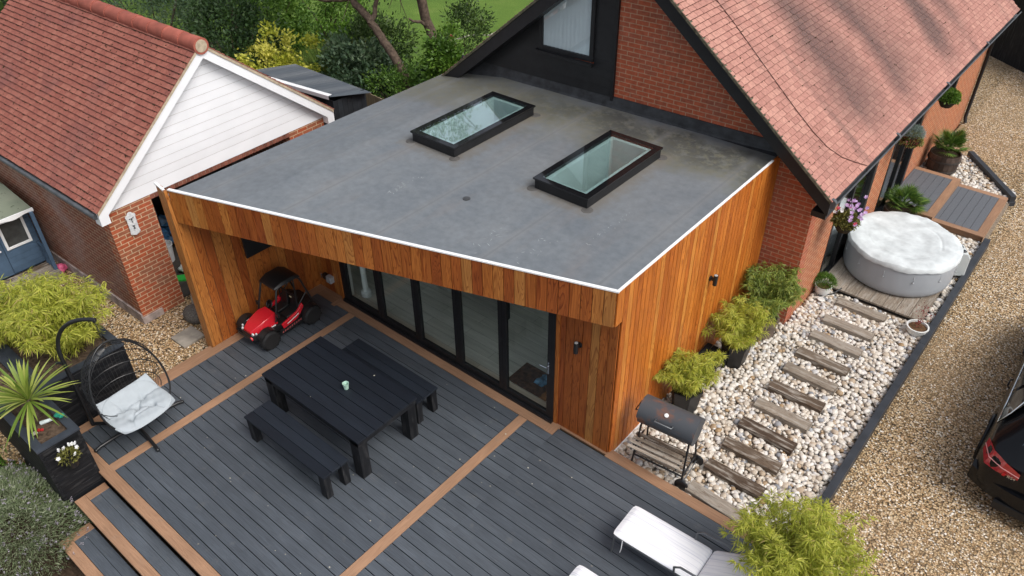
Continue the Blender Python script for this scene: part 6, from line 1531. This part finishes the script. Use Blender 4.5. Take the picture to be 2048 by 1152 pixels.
# ================================================================== SUN LOUNGERS
MT['loung'] = None
def m_stripe():
    t = NT('lounger_cushion'); sx = t.n('SeparateXYZ'); t.l(t.obj(), sx.inputs[0])
    n = t.noise(t.map(t.obj(), (.5, 14, .5)), 1.0, 2)
    f = t.ramp(n, [(.44, 0), (.5, 1), (.56, 0)]); f2 = t.ramp(t.noise(t.map(t.obj(), (.2, 40, .2)), 1.0, 1), [(.45, .2), (.6, 1)])
    c = t.mix(t.math('MULTIPLY', f, f2), (.80, .80, .82), (.55, .56, .63)); return t.fin(c, .85, .2)
MT['loung'] = m_stripe()
def pad(L, W_, T, nx=26, ny=14):
    m = M()
    def pos(i, j, top):
        u, v_ = -1+2*i/nx, -1+2*j/ny; e = max(0, 1-abs(u)**14)**.5*max(0, 1-abs(v_)**8)**.5; z = T/2+(T/2*e+.010*(1-u*u)*(1-v_*v_))*(1 if top else -1)
        ku = 1-.03*(abs(v_)**10); kv = 1-.05*(abs(u)**20); return (u*L/2*ku, v_*W_/2*kv, z)
    b = m.add([pos(i, j, 1) for i in range(nx+1) for j in range(ny+1)]); b2 = m.add([pos(i, j, 0) for i in range(nx+1) for j in range(ny+1)])
    for i in range(nx):
        for j in range(ny): q = [i*(ny+1)+j, (i+1)*(ny+1)+j, (i+1)*(ny+1)+j+1, i*(ny+1)+j+1]; m.face([b+k for k in q]); m.face([b2+k for k in reversed(q)])
    edge = [i*(ny+1) for i in range(nx+1)]+[nx*(ny+1)+j for j in range(1, ny+1)]+[i*(ny+1)+ny for i in range(nx-1, -1, -1)]+[j for j in range(ny-1, 0, -1)]
    for a, c_ in zip(edge, edge[1:]+edge[:1]): m.face([b+c_, b+a, b2+a, b2+c_])
    return m
def lounger():
    R = thing('sun_lounger', '', 'sun lounger'); H = .33
    m = pad(1.08, .54, .075); o = m.build('seat_cushion', 'loung', R, smooth=True, local=True); o.location = (.56, 0, H)
    m = pad(.72, .54, .07); o = m.build('back_cushion', 'loung', R, smooth=True, local=True); o.location = (1.10+.33, 0, H+.21); o.rotation_euler = (0, -math.radians(32), 0)
    m = M()
    for sy in (-.25, .25): m.tube([(.04, sy, H-.015), (1.14, sy, H-.015)], .013, 8); m.tube([(1.12, sy, H-.01), (1.75, sy, H+.38)], .012, 8)
    for x in (.04, 1.14): m.tube([(x, -.25, H-.015), (x, .25, H-.015)], .012, 8)
    m.build('frame', 'grey_m', R, local=True, autos=50)
    for x, dx in ((.05, -.02), (1.2, .05)):
        for sy in (-.25, .25): m = M(); m.tube([(x, sy, H-.02), (x+dx, sy*1.04, 0)], .012, 8); m.build('leg', 'grey_m', R, local=True)
    for sy in (-.29, .29): m = M(); m.tube([(.86, sy*.9, H-.01), (.86, sy, H+.15), (.93, sy, H+.21), (1.25, sy, H+.22), (1.34, sy, H+.19)], .014, 8); m.build('armrest', 'grey_m', R, local=True, autos=50)
    m = M(); m.tube([(.17, -.27, H+.02), (.175, -.29, H-.1), (.16, -.285, H-.2)], .006, 5); m.build('tie', 'white', R, local=True)
    return R
l1 = lounger(); l1.location = (-2.83, 5.40, 0); l1.rotation_euler = (0, 0, .03); l1['label'] = 'sun lounger with white striped cushion nearest the pebbles and bamboo'; l1['group'] = 'sun loungers on the deck'
l2 = copy_tree(l1); l2.location = (-2.88, 4.28, 0); l2['label'] = 'sun lounger whose white cushion is cut off by the bottom of the picture'

# ================================================================== CAR
def car():
    R = thing('estate_car', 'glossy black estate car with red tail lights parked on the gravel drive', 'car', (1.17, 8.9, -.2), 0)
    paint = m_plain('car_black', (.005, .0055, .007), .22, .25, var=.05, coat=.12); dark = m_plain('car_trim', (.01, .01, .011), .5)
    # local: x across (left = -x), y forward from the rear bumper, z up from the ground
    # sections: y, half widths and heights of [sill, low body, belt-shoulder, belt, roof edge, roof mid]
    def sec(y, wl, wb, zb, wt, zt, z0=.22, zm=.55):
        h = [(wl*.90, z0), (wl, z0+.12), (wl*1.0, zm), (wb, zb-.06), (wb-.035, zb), (wt+.02, zt-.06), (wt-.10, zt-.008), (wt*.4, zt+.012)]
        return [(x, y, z) for x, z in h]+[(-x, y, z) for x, z in reversed(h)]
    S_ = [sec(.0, .70, .62, .80, .55, .86, .36, .58), sec(.05, .82, .76, .88, .60, .93, .30, .58), sec(.22, .915, .87, .96, .60, 1.10, .25), sec(.50, .93, .895, .97, .585, 1.34), sec(.80, .95, .90, .965, .60, 1.42), sec(1.2, .94, .90, .96, .625, 1.45), sec(2.0, .92, .90, .94, .64, 1.47), sec(2.7, .92, .895, .92, .64, 1.45), sec(3.1, .92, .89, .91, .60, 1.33), sec(3.65, .93, .88, .90, .55, .98), sec(4.1, .93, .85, .84, .5, .88), sec(4.5, .88, .78, .74, .45, .77), sec(4.7, .74, .60, .62, .4, .64)]
    def lofty(ss, mat, name, parent, **kw):
        m = M(); k = len(ss[0]); b = m.add([p for s in ss for p in s])
        for i in range(len(ss)-1):
            for j in range(k): j2 = (j+1) % k; m.face([b+i*k+j2, b+i*k+j, b+(i+1)*k+j, b+(i+1)*k+j2])
        m.face([b+j for j in range(k)]); m.face([b+(len(ss)-1)*k+j for j in reversed(range(k))]); return m.build(name, mat, parent, local=True, **kw)
    body = lofty(S_, paint, 'body', R, sub=2, smooth=True)
    gl = m_plain('car_glass', (.01, .014, .016), .04, .8, var=.1)
    # side windows: quads laid just proud of the greenhouse
    def side(sx, pts, name, mat, parent, off=.012):
        m = M(); P = [Vector((sx*(x+off), y, z)) for x, y, z in pts]; m.poly(P if sx > 0 else P[::-1]); return m.build(name, mat, parent, local=True)
    for sx in (-1, 1):
        for (ya, yb) in ((.62, 1.30), (1.36, 2.22), (2.28, 3.05)):
            zb0, zt0 = 1.0, 1.36; xa, xt = .865, .66
            pts = [(xa, ya+.02, zb0), (xa, yb, zb0-.01), (xt, yb-.02 if yb < 3 else 2.75, zt0), (xt+.01, ya+(.16 if ya < 1 else .02), zt0-.02)]
            side(sx, pts, 'side_window', gl, body, .012)
        m = M(); e = sx*.885; pts = [(sx*.70, .80, 1.385), (sx*.80, .66, 1.17), (sx*.885, .60, .985), (sx*.885, 1.3, .98), (sx*.885, 3.15, .965)]; m.tube(pts, .011, 6); m.tube([(sx*.70, .80, 1.385), (sx*.69, 1.6, 1.40), (sx*.69, 2.7, 1.39)], .009, 6); m.build('chrome_trim', 'chrome', body, local=True, autos=60)
        m = M(); m.tube([(sx*.60, .75, 1.47), (sx*.61, 1.6, 1.51), (sx*.61, 2.6, 1.49)], .013, 6); m.build('roof_rail', 'chrome', R, local=True)
        for y in (1.55, 2.45): m = M(); m.tube([(sx*.925, y, .86), (sx*.955, y+.04, .865), (sx*.955, y+.18, .865), (sx*.925, y+.22, .86)], .013, 6); m.build('door_handle', paint, R, local=True, autos=60)
        # tail light wraps round the corner
        m = M(); T = [(.885, .36, .91), (.895, .30, .74), (.82, .10, .70), (.66, .02, .72), (.42, -.018, .76), (.42, -.018, .86), (.60, .04, .90), (.77, .14, .93)]
        P = [Vector((sx*(x+.010), y-.012, z)) for x, y, z in T]
        m.poly([P[0], P[7], P[2], P[1]][::sx]); m.poly([P[7], P[6], P[3], P[2]][::sx]); m.poly([P[6], P[5], P[4], P[3]][::sx])
        tl = m.build('tail_light', m_plain('tail_%d' % sx, (.42, .012, .02), .15, .6, var=.3, sc=20, coat=1), R, local=True)
        m = M(); m.tube([P[0].lerp(P[1], .5)+Vector((sx*.004, -.004, 0)), P[7].lerp(P[2], .5)+Vector((sx*.004, -.006, 0)), P[6].lerp(P[3], .5)+Vector((0, -.006, 0)), P[5].lerp(P[4], .5)+Vector((0, -.006, 0))], .006, 6); m.build('light_bar', m_plain('bar_%d' % sx, (.75, .35, .35), .3), tl, local=True)
        for y in (.97, 3.8):
            X = Matrix.Translation((sx*.84, y, .335)) @ Matrix.Rotation(math.pi/2, 4, 'Y')
            m = M(); m.lathe([(.2, -.11), (.31, -.11), (.335, -.08), (.335, .08), (.31, .11), (.24, .11)], 36, X=X); w_ = m.build('wheel', bpy.data.materials['tyre'], R, local=True, autos=40)
            m = M(); m.lathe([(0, sx*.085), (.24, sx*.105), (.25, sx*.11)], 30, X=X); m.build('rim', 'grey_m', w_, local=True)
            m = M(); pts = [(sx*.945, y+.375*math.cos(t), .335+.37*math.sin(t)) for t in [math.pi*i/14 for i in range(15)]]; m.tube(pts, .022, 6); m.build('wheel_arch', paint, R, local=True, autos=60)
    # rear window, bumper, badge, plate
    m = M(); m.poly([(.56, .19, 1.02), (-.56, .19, 1.02), (-.50, .45, 1.33), (.50, .45, 1.33)]); m.build('rear_window', m_plain('rear_glass', (.03, .045, .055), .06, .8, var=.1), body, local=True)
    m = M(); m.box(-.52, .52, .40, .62, 1.37, 1.395); m.build('roof_spoiler', paint, R, local=True, bevel=.01)
    lofty([[(x, -.06+.28*abs(x)**3, z) for z in (.30, .52)]+[(x, .12+.2*abs(x)**3, z) for z in (.54, .28)] for x in [-.93+.062*i for i in range(31)]], paint, 'rear_bumper', R, autos=40)
    m = M(); m.box(-.55, .55, -.075, -.02, .20, .31); m.build('diffuser', dark, R, local=True)
    m = M(); m.box(-.26, .26, -.028, -.012, .66, .77); m.build('number_plate', m_plain('plate_y', (.7, .5, .03), .4), R, local=True)
    tx = bpy.data.curves.new('badge', 'FONT'); tx.body = 'RS4'; tx.size = .062; tx.extrude = .003; tx.align_x = 'CENTER'
    to = bpy.data.objects.new('badge_tmp', tx); COL.objects.link(to); bpy.context.view_layer.update()
    me = bpy.data.meshes.new_from_object(to.evaluated_get(bpy.context.evaluated_depsgraph_get())); bpy.data.objects.remove(to)
    me.materials.clear(); me.materials.append(MT['chrome']); o = bpy.data.objects.new('badge', me); COL.objects.link(o); o.parent = R; o.location = (-.50, -.030, .735); o.rotation_euler = (math.pi/2, 0, 0)
    m = M(); m.prism([(-.61, .735), (-.575, .735), (-.565, .775), (-.60, .775)], -.03, -.024, axis='y'); m.build('badge_red', m_plain('badger', (.5, .01, .015), .4), R, local=True)
car()

# ================================================================== BACKGROUND GARDEN
MT['tree_a'] = m_leaf('apple_leaf', [(0, (.025, .05, .014)), (.5, (.055, .10, .026)), (1, (.12, .18, .045))], .5, .25)
MT['shrub_d'] = m_leaf('dark_leaf', [(0, (.015, .035, .012)), (.5, (.035, .075, .022)), (1, (.08, .14, .045))], .5, .2)
MT['shrub_b'] = m_leaf('bluegreen_leaf', [(0, (.028, .055, .03)), (.5, (.065, .115, .06)), (1, (.15, .21, .12))], .5, .2)
MT['ivy'] = m_leaf('bright_leaf', [(0, (.05, .11, .015)), (.5, (.10, .20, .03)), (1, (.20, .34, .05))], .45, .3)
MT['reed'] = m_leaf('reed_leaf', [(0, (.08, .14, .03)), (.6, (.17, .24, .05)), (1, (.38, .33, .10))], .5, .25)
def cloud(c, rad, n, ncl, spread, rg, shell=.55):
    """leaf positions: clusters spread through a lumpy ellipsoid"""
    d = rg.normal(size=(ncl, 3)); d /= np.linalg.norm(d, axis=1)[:, None]; r = rg.uniform(shell, 1, ncl)**.6*(1+rg.normal(0, .16, ncl))
    C_ = np.array(c)+d*r[:, None]*np.array(rad); k = rg.integers(0, ncl, n); P = C_[k]+rg.normal(0, 1, (n, 3))*spread
    D = (P-np.array(c))/np.array(rad)+rg.normal(0, .8, (n, 3)); return P, D, k
def shrub(name, label, cat, c, rad, n, mat, L, W_, ncl=60, spread=.12, seed=0, stem=True, group=None):
    rg = np.random.default_rng(500+seed); z0 = -.22; R = thing(name, label, cat, (c[0], c[1], z0), 0, group)
    P, D, k = cloud(c, rad, n, ncl, spread, rg); P[:, 2] = np.maximum(P[:, 2], z0+.02); tone = rg.random(ncl)
    leafmesh('foliage', P, D, rg.normal(size=(n, 3)), rg.uniform(.6, 1.2, n)*L, W_, mat, R, rnd=np.clip(tone[k]*.55+rg.random(n)*.5, 0, 1))
    if stem:
        m = M()
        for j in range(6): a = rg.uniform(0, 6.28); e = Vector(c)+Vector((math.cos(a)*rad[0]*.6, math.sin(a)*rad[1]*.6, rad[2]*.3)); m.tube([(c[0]+.05*math.cos(a), c[1]+.05*math.sin(a), z0), Vector((c[0], c[1], z0)).lerp(e, .5)+Vector((0, 0, .1)), e], [.03, .02, .008], 6)
        m.build('stems', 'bark', R)
    return R
shrub('golden_shrub', 'bright yellow leaved shrub standing behind the garage roof', 'shrub', (-17.0, 11.0, .95), (1.0, .8, .8), 9000, 'yellow', .12, .06, 60, .10, 1)
shrub('dark_shrub', 'dark green leafy shrub behind the garage ridge, left of the yellow shrub', 'shrub', (-18.5, 10.7, 1.2), (1.3, 1.0, 1.2), 9000, 'shrub_d', .12, .06, 70, .16, 2)
shrub('conifer_bush', 'large grey green conifer in the top left behind the garage ridge', 'conifer', (-22.0, 10.4, 1.8), (2.6, 1.6, 2.2), 16000, 'shrub_b', .14, .03, 130, .2, 3)
shrub('hedge_shrub', 'very dark evergreen at the far left behind the garage', 'shrub', (-27.0, 8.2, 1.6), (3.0, 2.0, 2.4), 12000, 'shrub_d', .16, .07, 110, .25, 4)
shrub('hedge_shrub', 'shadowy evergreen hedge beyond the conifer at the top of the picture', 'shrub', (-26.0, 15.0, 1.6), (3.2, 1.8, 2.4), 12000, 'shrub_d', .16, .07, 110, .25, 5)
shrub('laurel_shrub', 'glossy green bush between the reeds and the dark conifer', 'shrub', (-20.6, 13.2, 1.0), (1.5, 1.2, 1.2), 8000, 'herb', .13, .06, 70, .16, 6)
shrub('laurel_shrub', 'broad lime green bush at the edge of the lawn', 'shrub', (-20.4, 15.2, .8), (1.5, 1.1, .9), 7000, 'ivy', .12, .05, 60, .15, 7)
shrub('fig_shrub', 'blue green large leaved bush directly behind the black shed', 'shrub', (-14.9, 11.9, .8), (1.1, .8, .9), 7500, 'shrub_b', .14, .07, 60, .13, 8)
shrub('fern_bush', 'feathery dark green bush behind the weathered fence', 'shrub', (-13.5, 11.9, .7), (1.0, .7, .8), 7500, 'herb', .10, .03, 70, .12, 9)
shrub('mixed_shrub', 'mid green shrub below the leaning branch', 'shrub', (-16.0, 13.3, .7), (1.4, 1.0, 1.0), 8500, 'tree_a', .12, .05, 70, .15, 10)
shrub('silver_shrub', 'small silvery plant at the edge of the flat roof', 'shrub', (-12.1, 11.15, .75), (.35, .3, .4), 1800, 'silver', .07, .03, 25, .07, 11)
shrub('border_shrub', 'dark bush between the two tree trunks', 'shrub', (-12.6, 12.5, .5), (.9, .8, .9), 7000, 'shrub_d', .11, .05, 60, .12, 12)
shrub('border_shrub', 'tall narrow dark bush right of the upright trunk, by the house eave', 'shrub', (-13.2, 13.9, 1.2), (.65, .65, 1.4), 8000, 'tree_a', .10, .04, 80, .12, 13)
shrub('vine', 'bright green trailing vine hanging by the upright tree trunk', 'climbing plant', (-12.0, 12.0, 1.5), (.5, .42, 1.15), 7500, 'ivy', .10, .055, 55, .10, 14)
shrub('rose_bush', 'leafy green bush with an orange flower near the left roof verge', 'shrub', (-12.6, 15.6, .5), (1.1, .9, .7), 6000, 'ivy', .10, .045, 50, .14, 15)
shrub('far_shrub', 'green bushes past the black fence at the top right corner', 'shrub', (-3.0, 30.5, 1.6), (3.6, 1.6, 1.9), 9000, 'herb', .18, .09, 90, .25, 17)
R = thing('ornamental_grass', 'clump of tall upright reed grass behind the yellow shrub', 'ornamental grass', (-16.2, 12.2, -.2)); n = 900
a = RNG.uniform(0, 6.28, n); rr = RNG.uniform(0, .5, n)**.8; P = np.stack([rr*np.cos(a)*1.0, rr*np.sin(a)*1.0, np.zeros(n)], 1); D = np.stack([np.cos(a)*.3+RNG.normal(0, .15, n), np.sin(a)*.3+RNG.normal(0, .15, n), np.ones(n)], 1)
leafmesh('blades', P, D, rdir(n), RNG.uniform(.9, 1.9, n), .028, 'reed', R, local=True, droop=.12, seg=4)
shrub('poppy', 'single orange red flower at the lawn edge', 'flower', (-15.9, 16.2, .35), (.12, .12, .1), 120, 'petal_r', .07, .06, 5, .03, 18, stem=False)

def tree(name, label, limbs, crowns, seed):
    rg = np.random.default_rng(900+seed); b0 = limbs[0][0][0]; R = thing(name, label, 'tree', b0)
    m = M()
    for i, (pts, rs) in enumerate(limbs): 
        P = [Vector(p) for p in pts]; Q = []; RR = []
        for k in range(len(P)-1):
            for s in range(5): t = s/5; Q.append(P[k].lerp(P[k+1], t)+Vector(rg.normal(0, .018, 3))); RR.append(rs[k]*(1-t)+rs[k+1]*t)
        Q.append(P[-1]); RR.append(rs[-1]); m.tube(Q, RR, 10, c=rg.random())
    m.build('trunk', 'bark', R, autos=60)
    Ps, Ds, rn = [], [], []
    tw = M()
    for c, rad, n, ncl in crowns:
        P, D, k = cloud(c, rad, n, ncl, .16, rg, .2); tone = rg.random(ncl); Ps.append(P); Ds.append(D); rn.append(np.clip(tone[k]*.55+rg.random(n)*.5, 0, 1))
        for j in range(34): e = Vector(c)+Vector(rg.normal(0, .7, 3))*Vector(rad).length*.5; tw.tube([Vector(c)-Vector((0, 0, rad[2]*.6)), (Vector(c)+e)/2+Vector(rg.normal(0, .1, 3)), e], [.02, .012, .004], 5)
    P = np.concatenate(Ps); leafmesh('crown', P, np.concatenate(Ds), rg.normal(size=(len(P), 3)), rg.uniform(.6, 1.2, len(P))*.085, .045, 'tree_a', R, rnd=np.concatenate(rn)); tw.build('twigs', 'bark', R)
tree('apple_tree', 'old tree with an upright grey trunk just left of the house eave', [([(-13.1, 12.9, -.3), (-13.0, 12.75, 1.0), (-13.0, 12.65, 1.9), (-13.15, 12.5, 2.9), (-13.3, 12.45, 3.9), (-13.5, 12.5, 5.2)], [.17, .14, .12, .11, .09, .06]), ([(-13.05, 12.55, 2.4), (-13.3, 12.2, 2.6)], [.05, .02])], [((-13.6, 12.6, 5.6), (1.8, 1.8, 1.2), 9000, 70), ((-14.2, 12.8, 3.6), (1.2, .8, .8), 3800, 44)], 1)
tree('apple_tree', 'old tree whose thick limb leans left above the shrubs', [([(-12.75, 12.2, -.3), (-13.2, 12.05, .9), (-13.9, 12.0, 1.9), (-14.3, 11.95, 2.35), (-15.0, 12.0, 2.75), (-15.7, 11.95, 3.1), (-16.2, 11.8, 3.5)], [.15, .12, .10, .09, .085, .07, .05]), ([(-15.0, 12.0, 2.75), (-15.9, 11.4, 2.75), (-16.8, 10.9, 2.95)], [.06, .045, .02]), ([(-14.3, 11.95, 2.35), (-14.6, 12.6, 3.2), (-14.8, 12.9, 4.2)], [.06, .045, .02])], [((-16.3, 12.4, 4.6), (1.9, 1.5, 1.0), 6500, 70), ((-15.2, 12.5, 3.3), (1.1, .7, .35), 1800, 34), ((-18.2, 11.4, 3.6), (1.1, .9, .6), 2600, 36)], 2)
m = M(); m.tube([(-14.3, 14.6, 1.2), (-13.9, 14.9, 1.35), (-13.6, 15.3, 1.3), (-13.4, 15.6, 1.45)], [.02, .02, .018, .015], 6); m.tube([(-13.4, 15.6, 1.45), (-13.0, 16.0, 1.5), (-12.9, 16.5, 1.7)], [.015, .012, .01], 6); m.tube([(-14.3, 14.6, 1.2), (-14.5, 14.4, -.25)], .02, 6)
tag(m.build('bare_branch', m_plain('pale_bark', (.42, .40, .35), .9), autos=60), 'bare pale branch sticking out over the lawn by the roof verge', 'branch')
R = thing('slim_tree', 'slim tree with a pale bare trunk standing behind the yellow shrub', 'tree', (-20.2, 11.9, -.3))
m = M(); x, y = -20.2, 11.9; m.tube([(x, y, -.3), (x+.03, y, 1.5), (x-.02, y+.03, 4.5)], [.08, .07, .05], 8); m.build('trunk', 'bark', R, autos=60)
P, D, k = cloud((x, y, 5.2), (1.2, 1.2, .8), 3000, 30, .16, RNG); leafmesh('crown', P, D, rdir(3000), .09, .045, 'tree_a', R)
print('scene built', len(bpy.data.objects), 'objects', sum(len(m_.polygons) for m_ in bpy.data.meshes), 'faces')
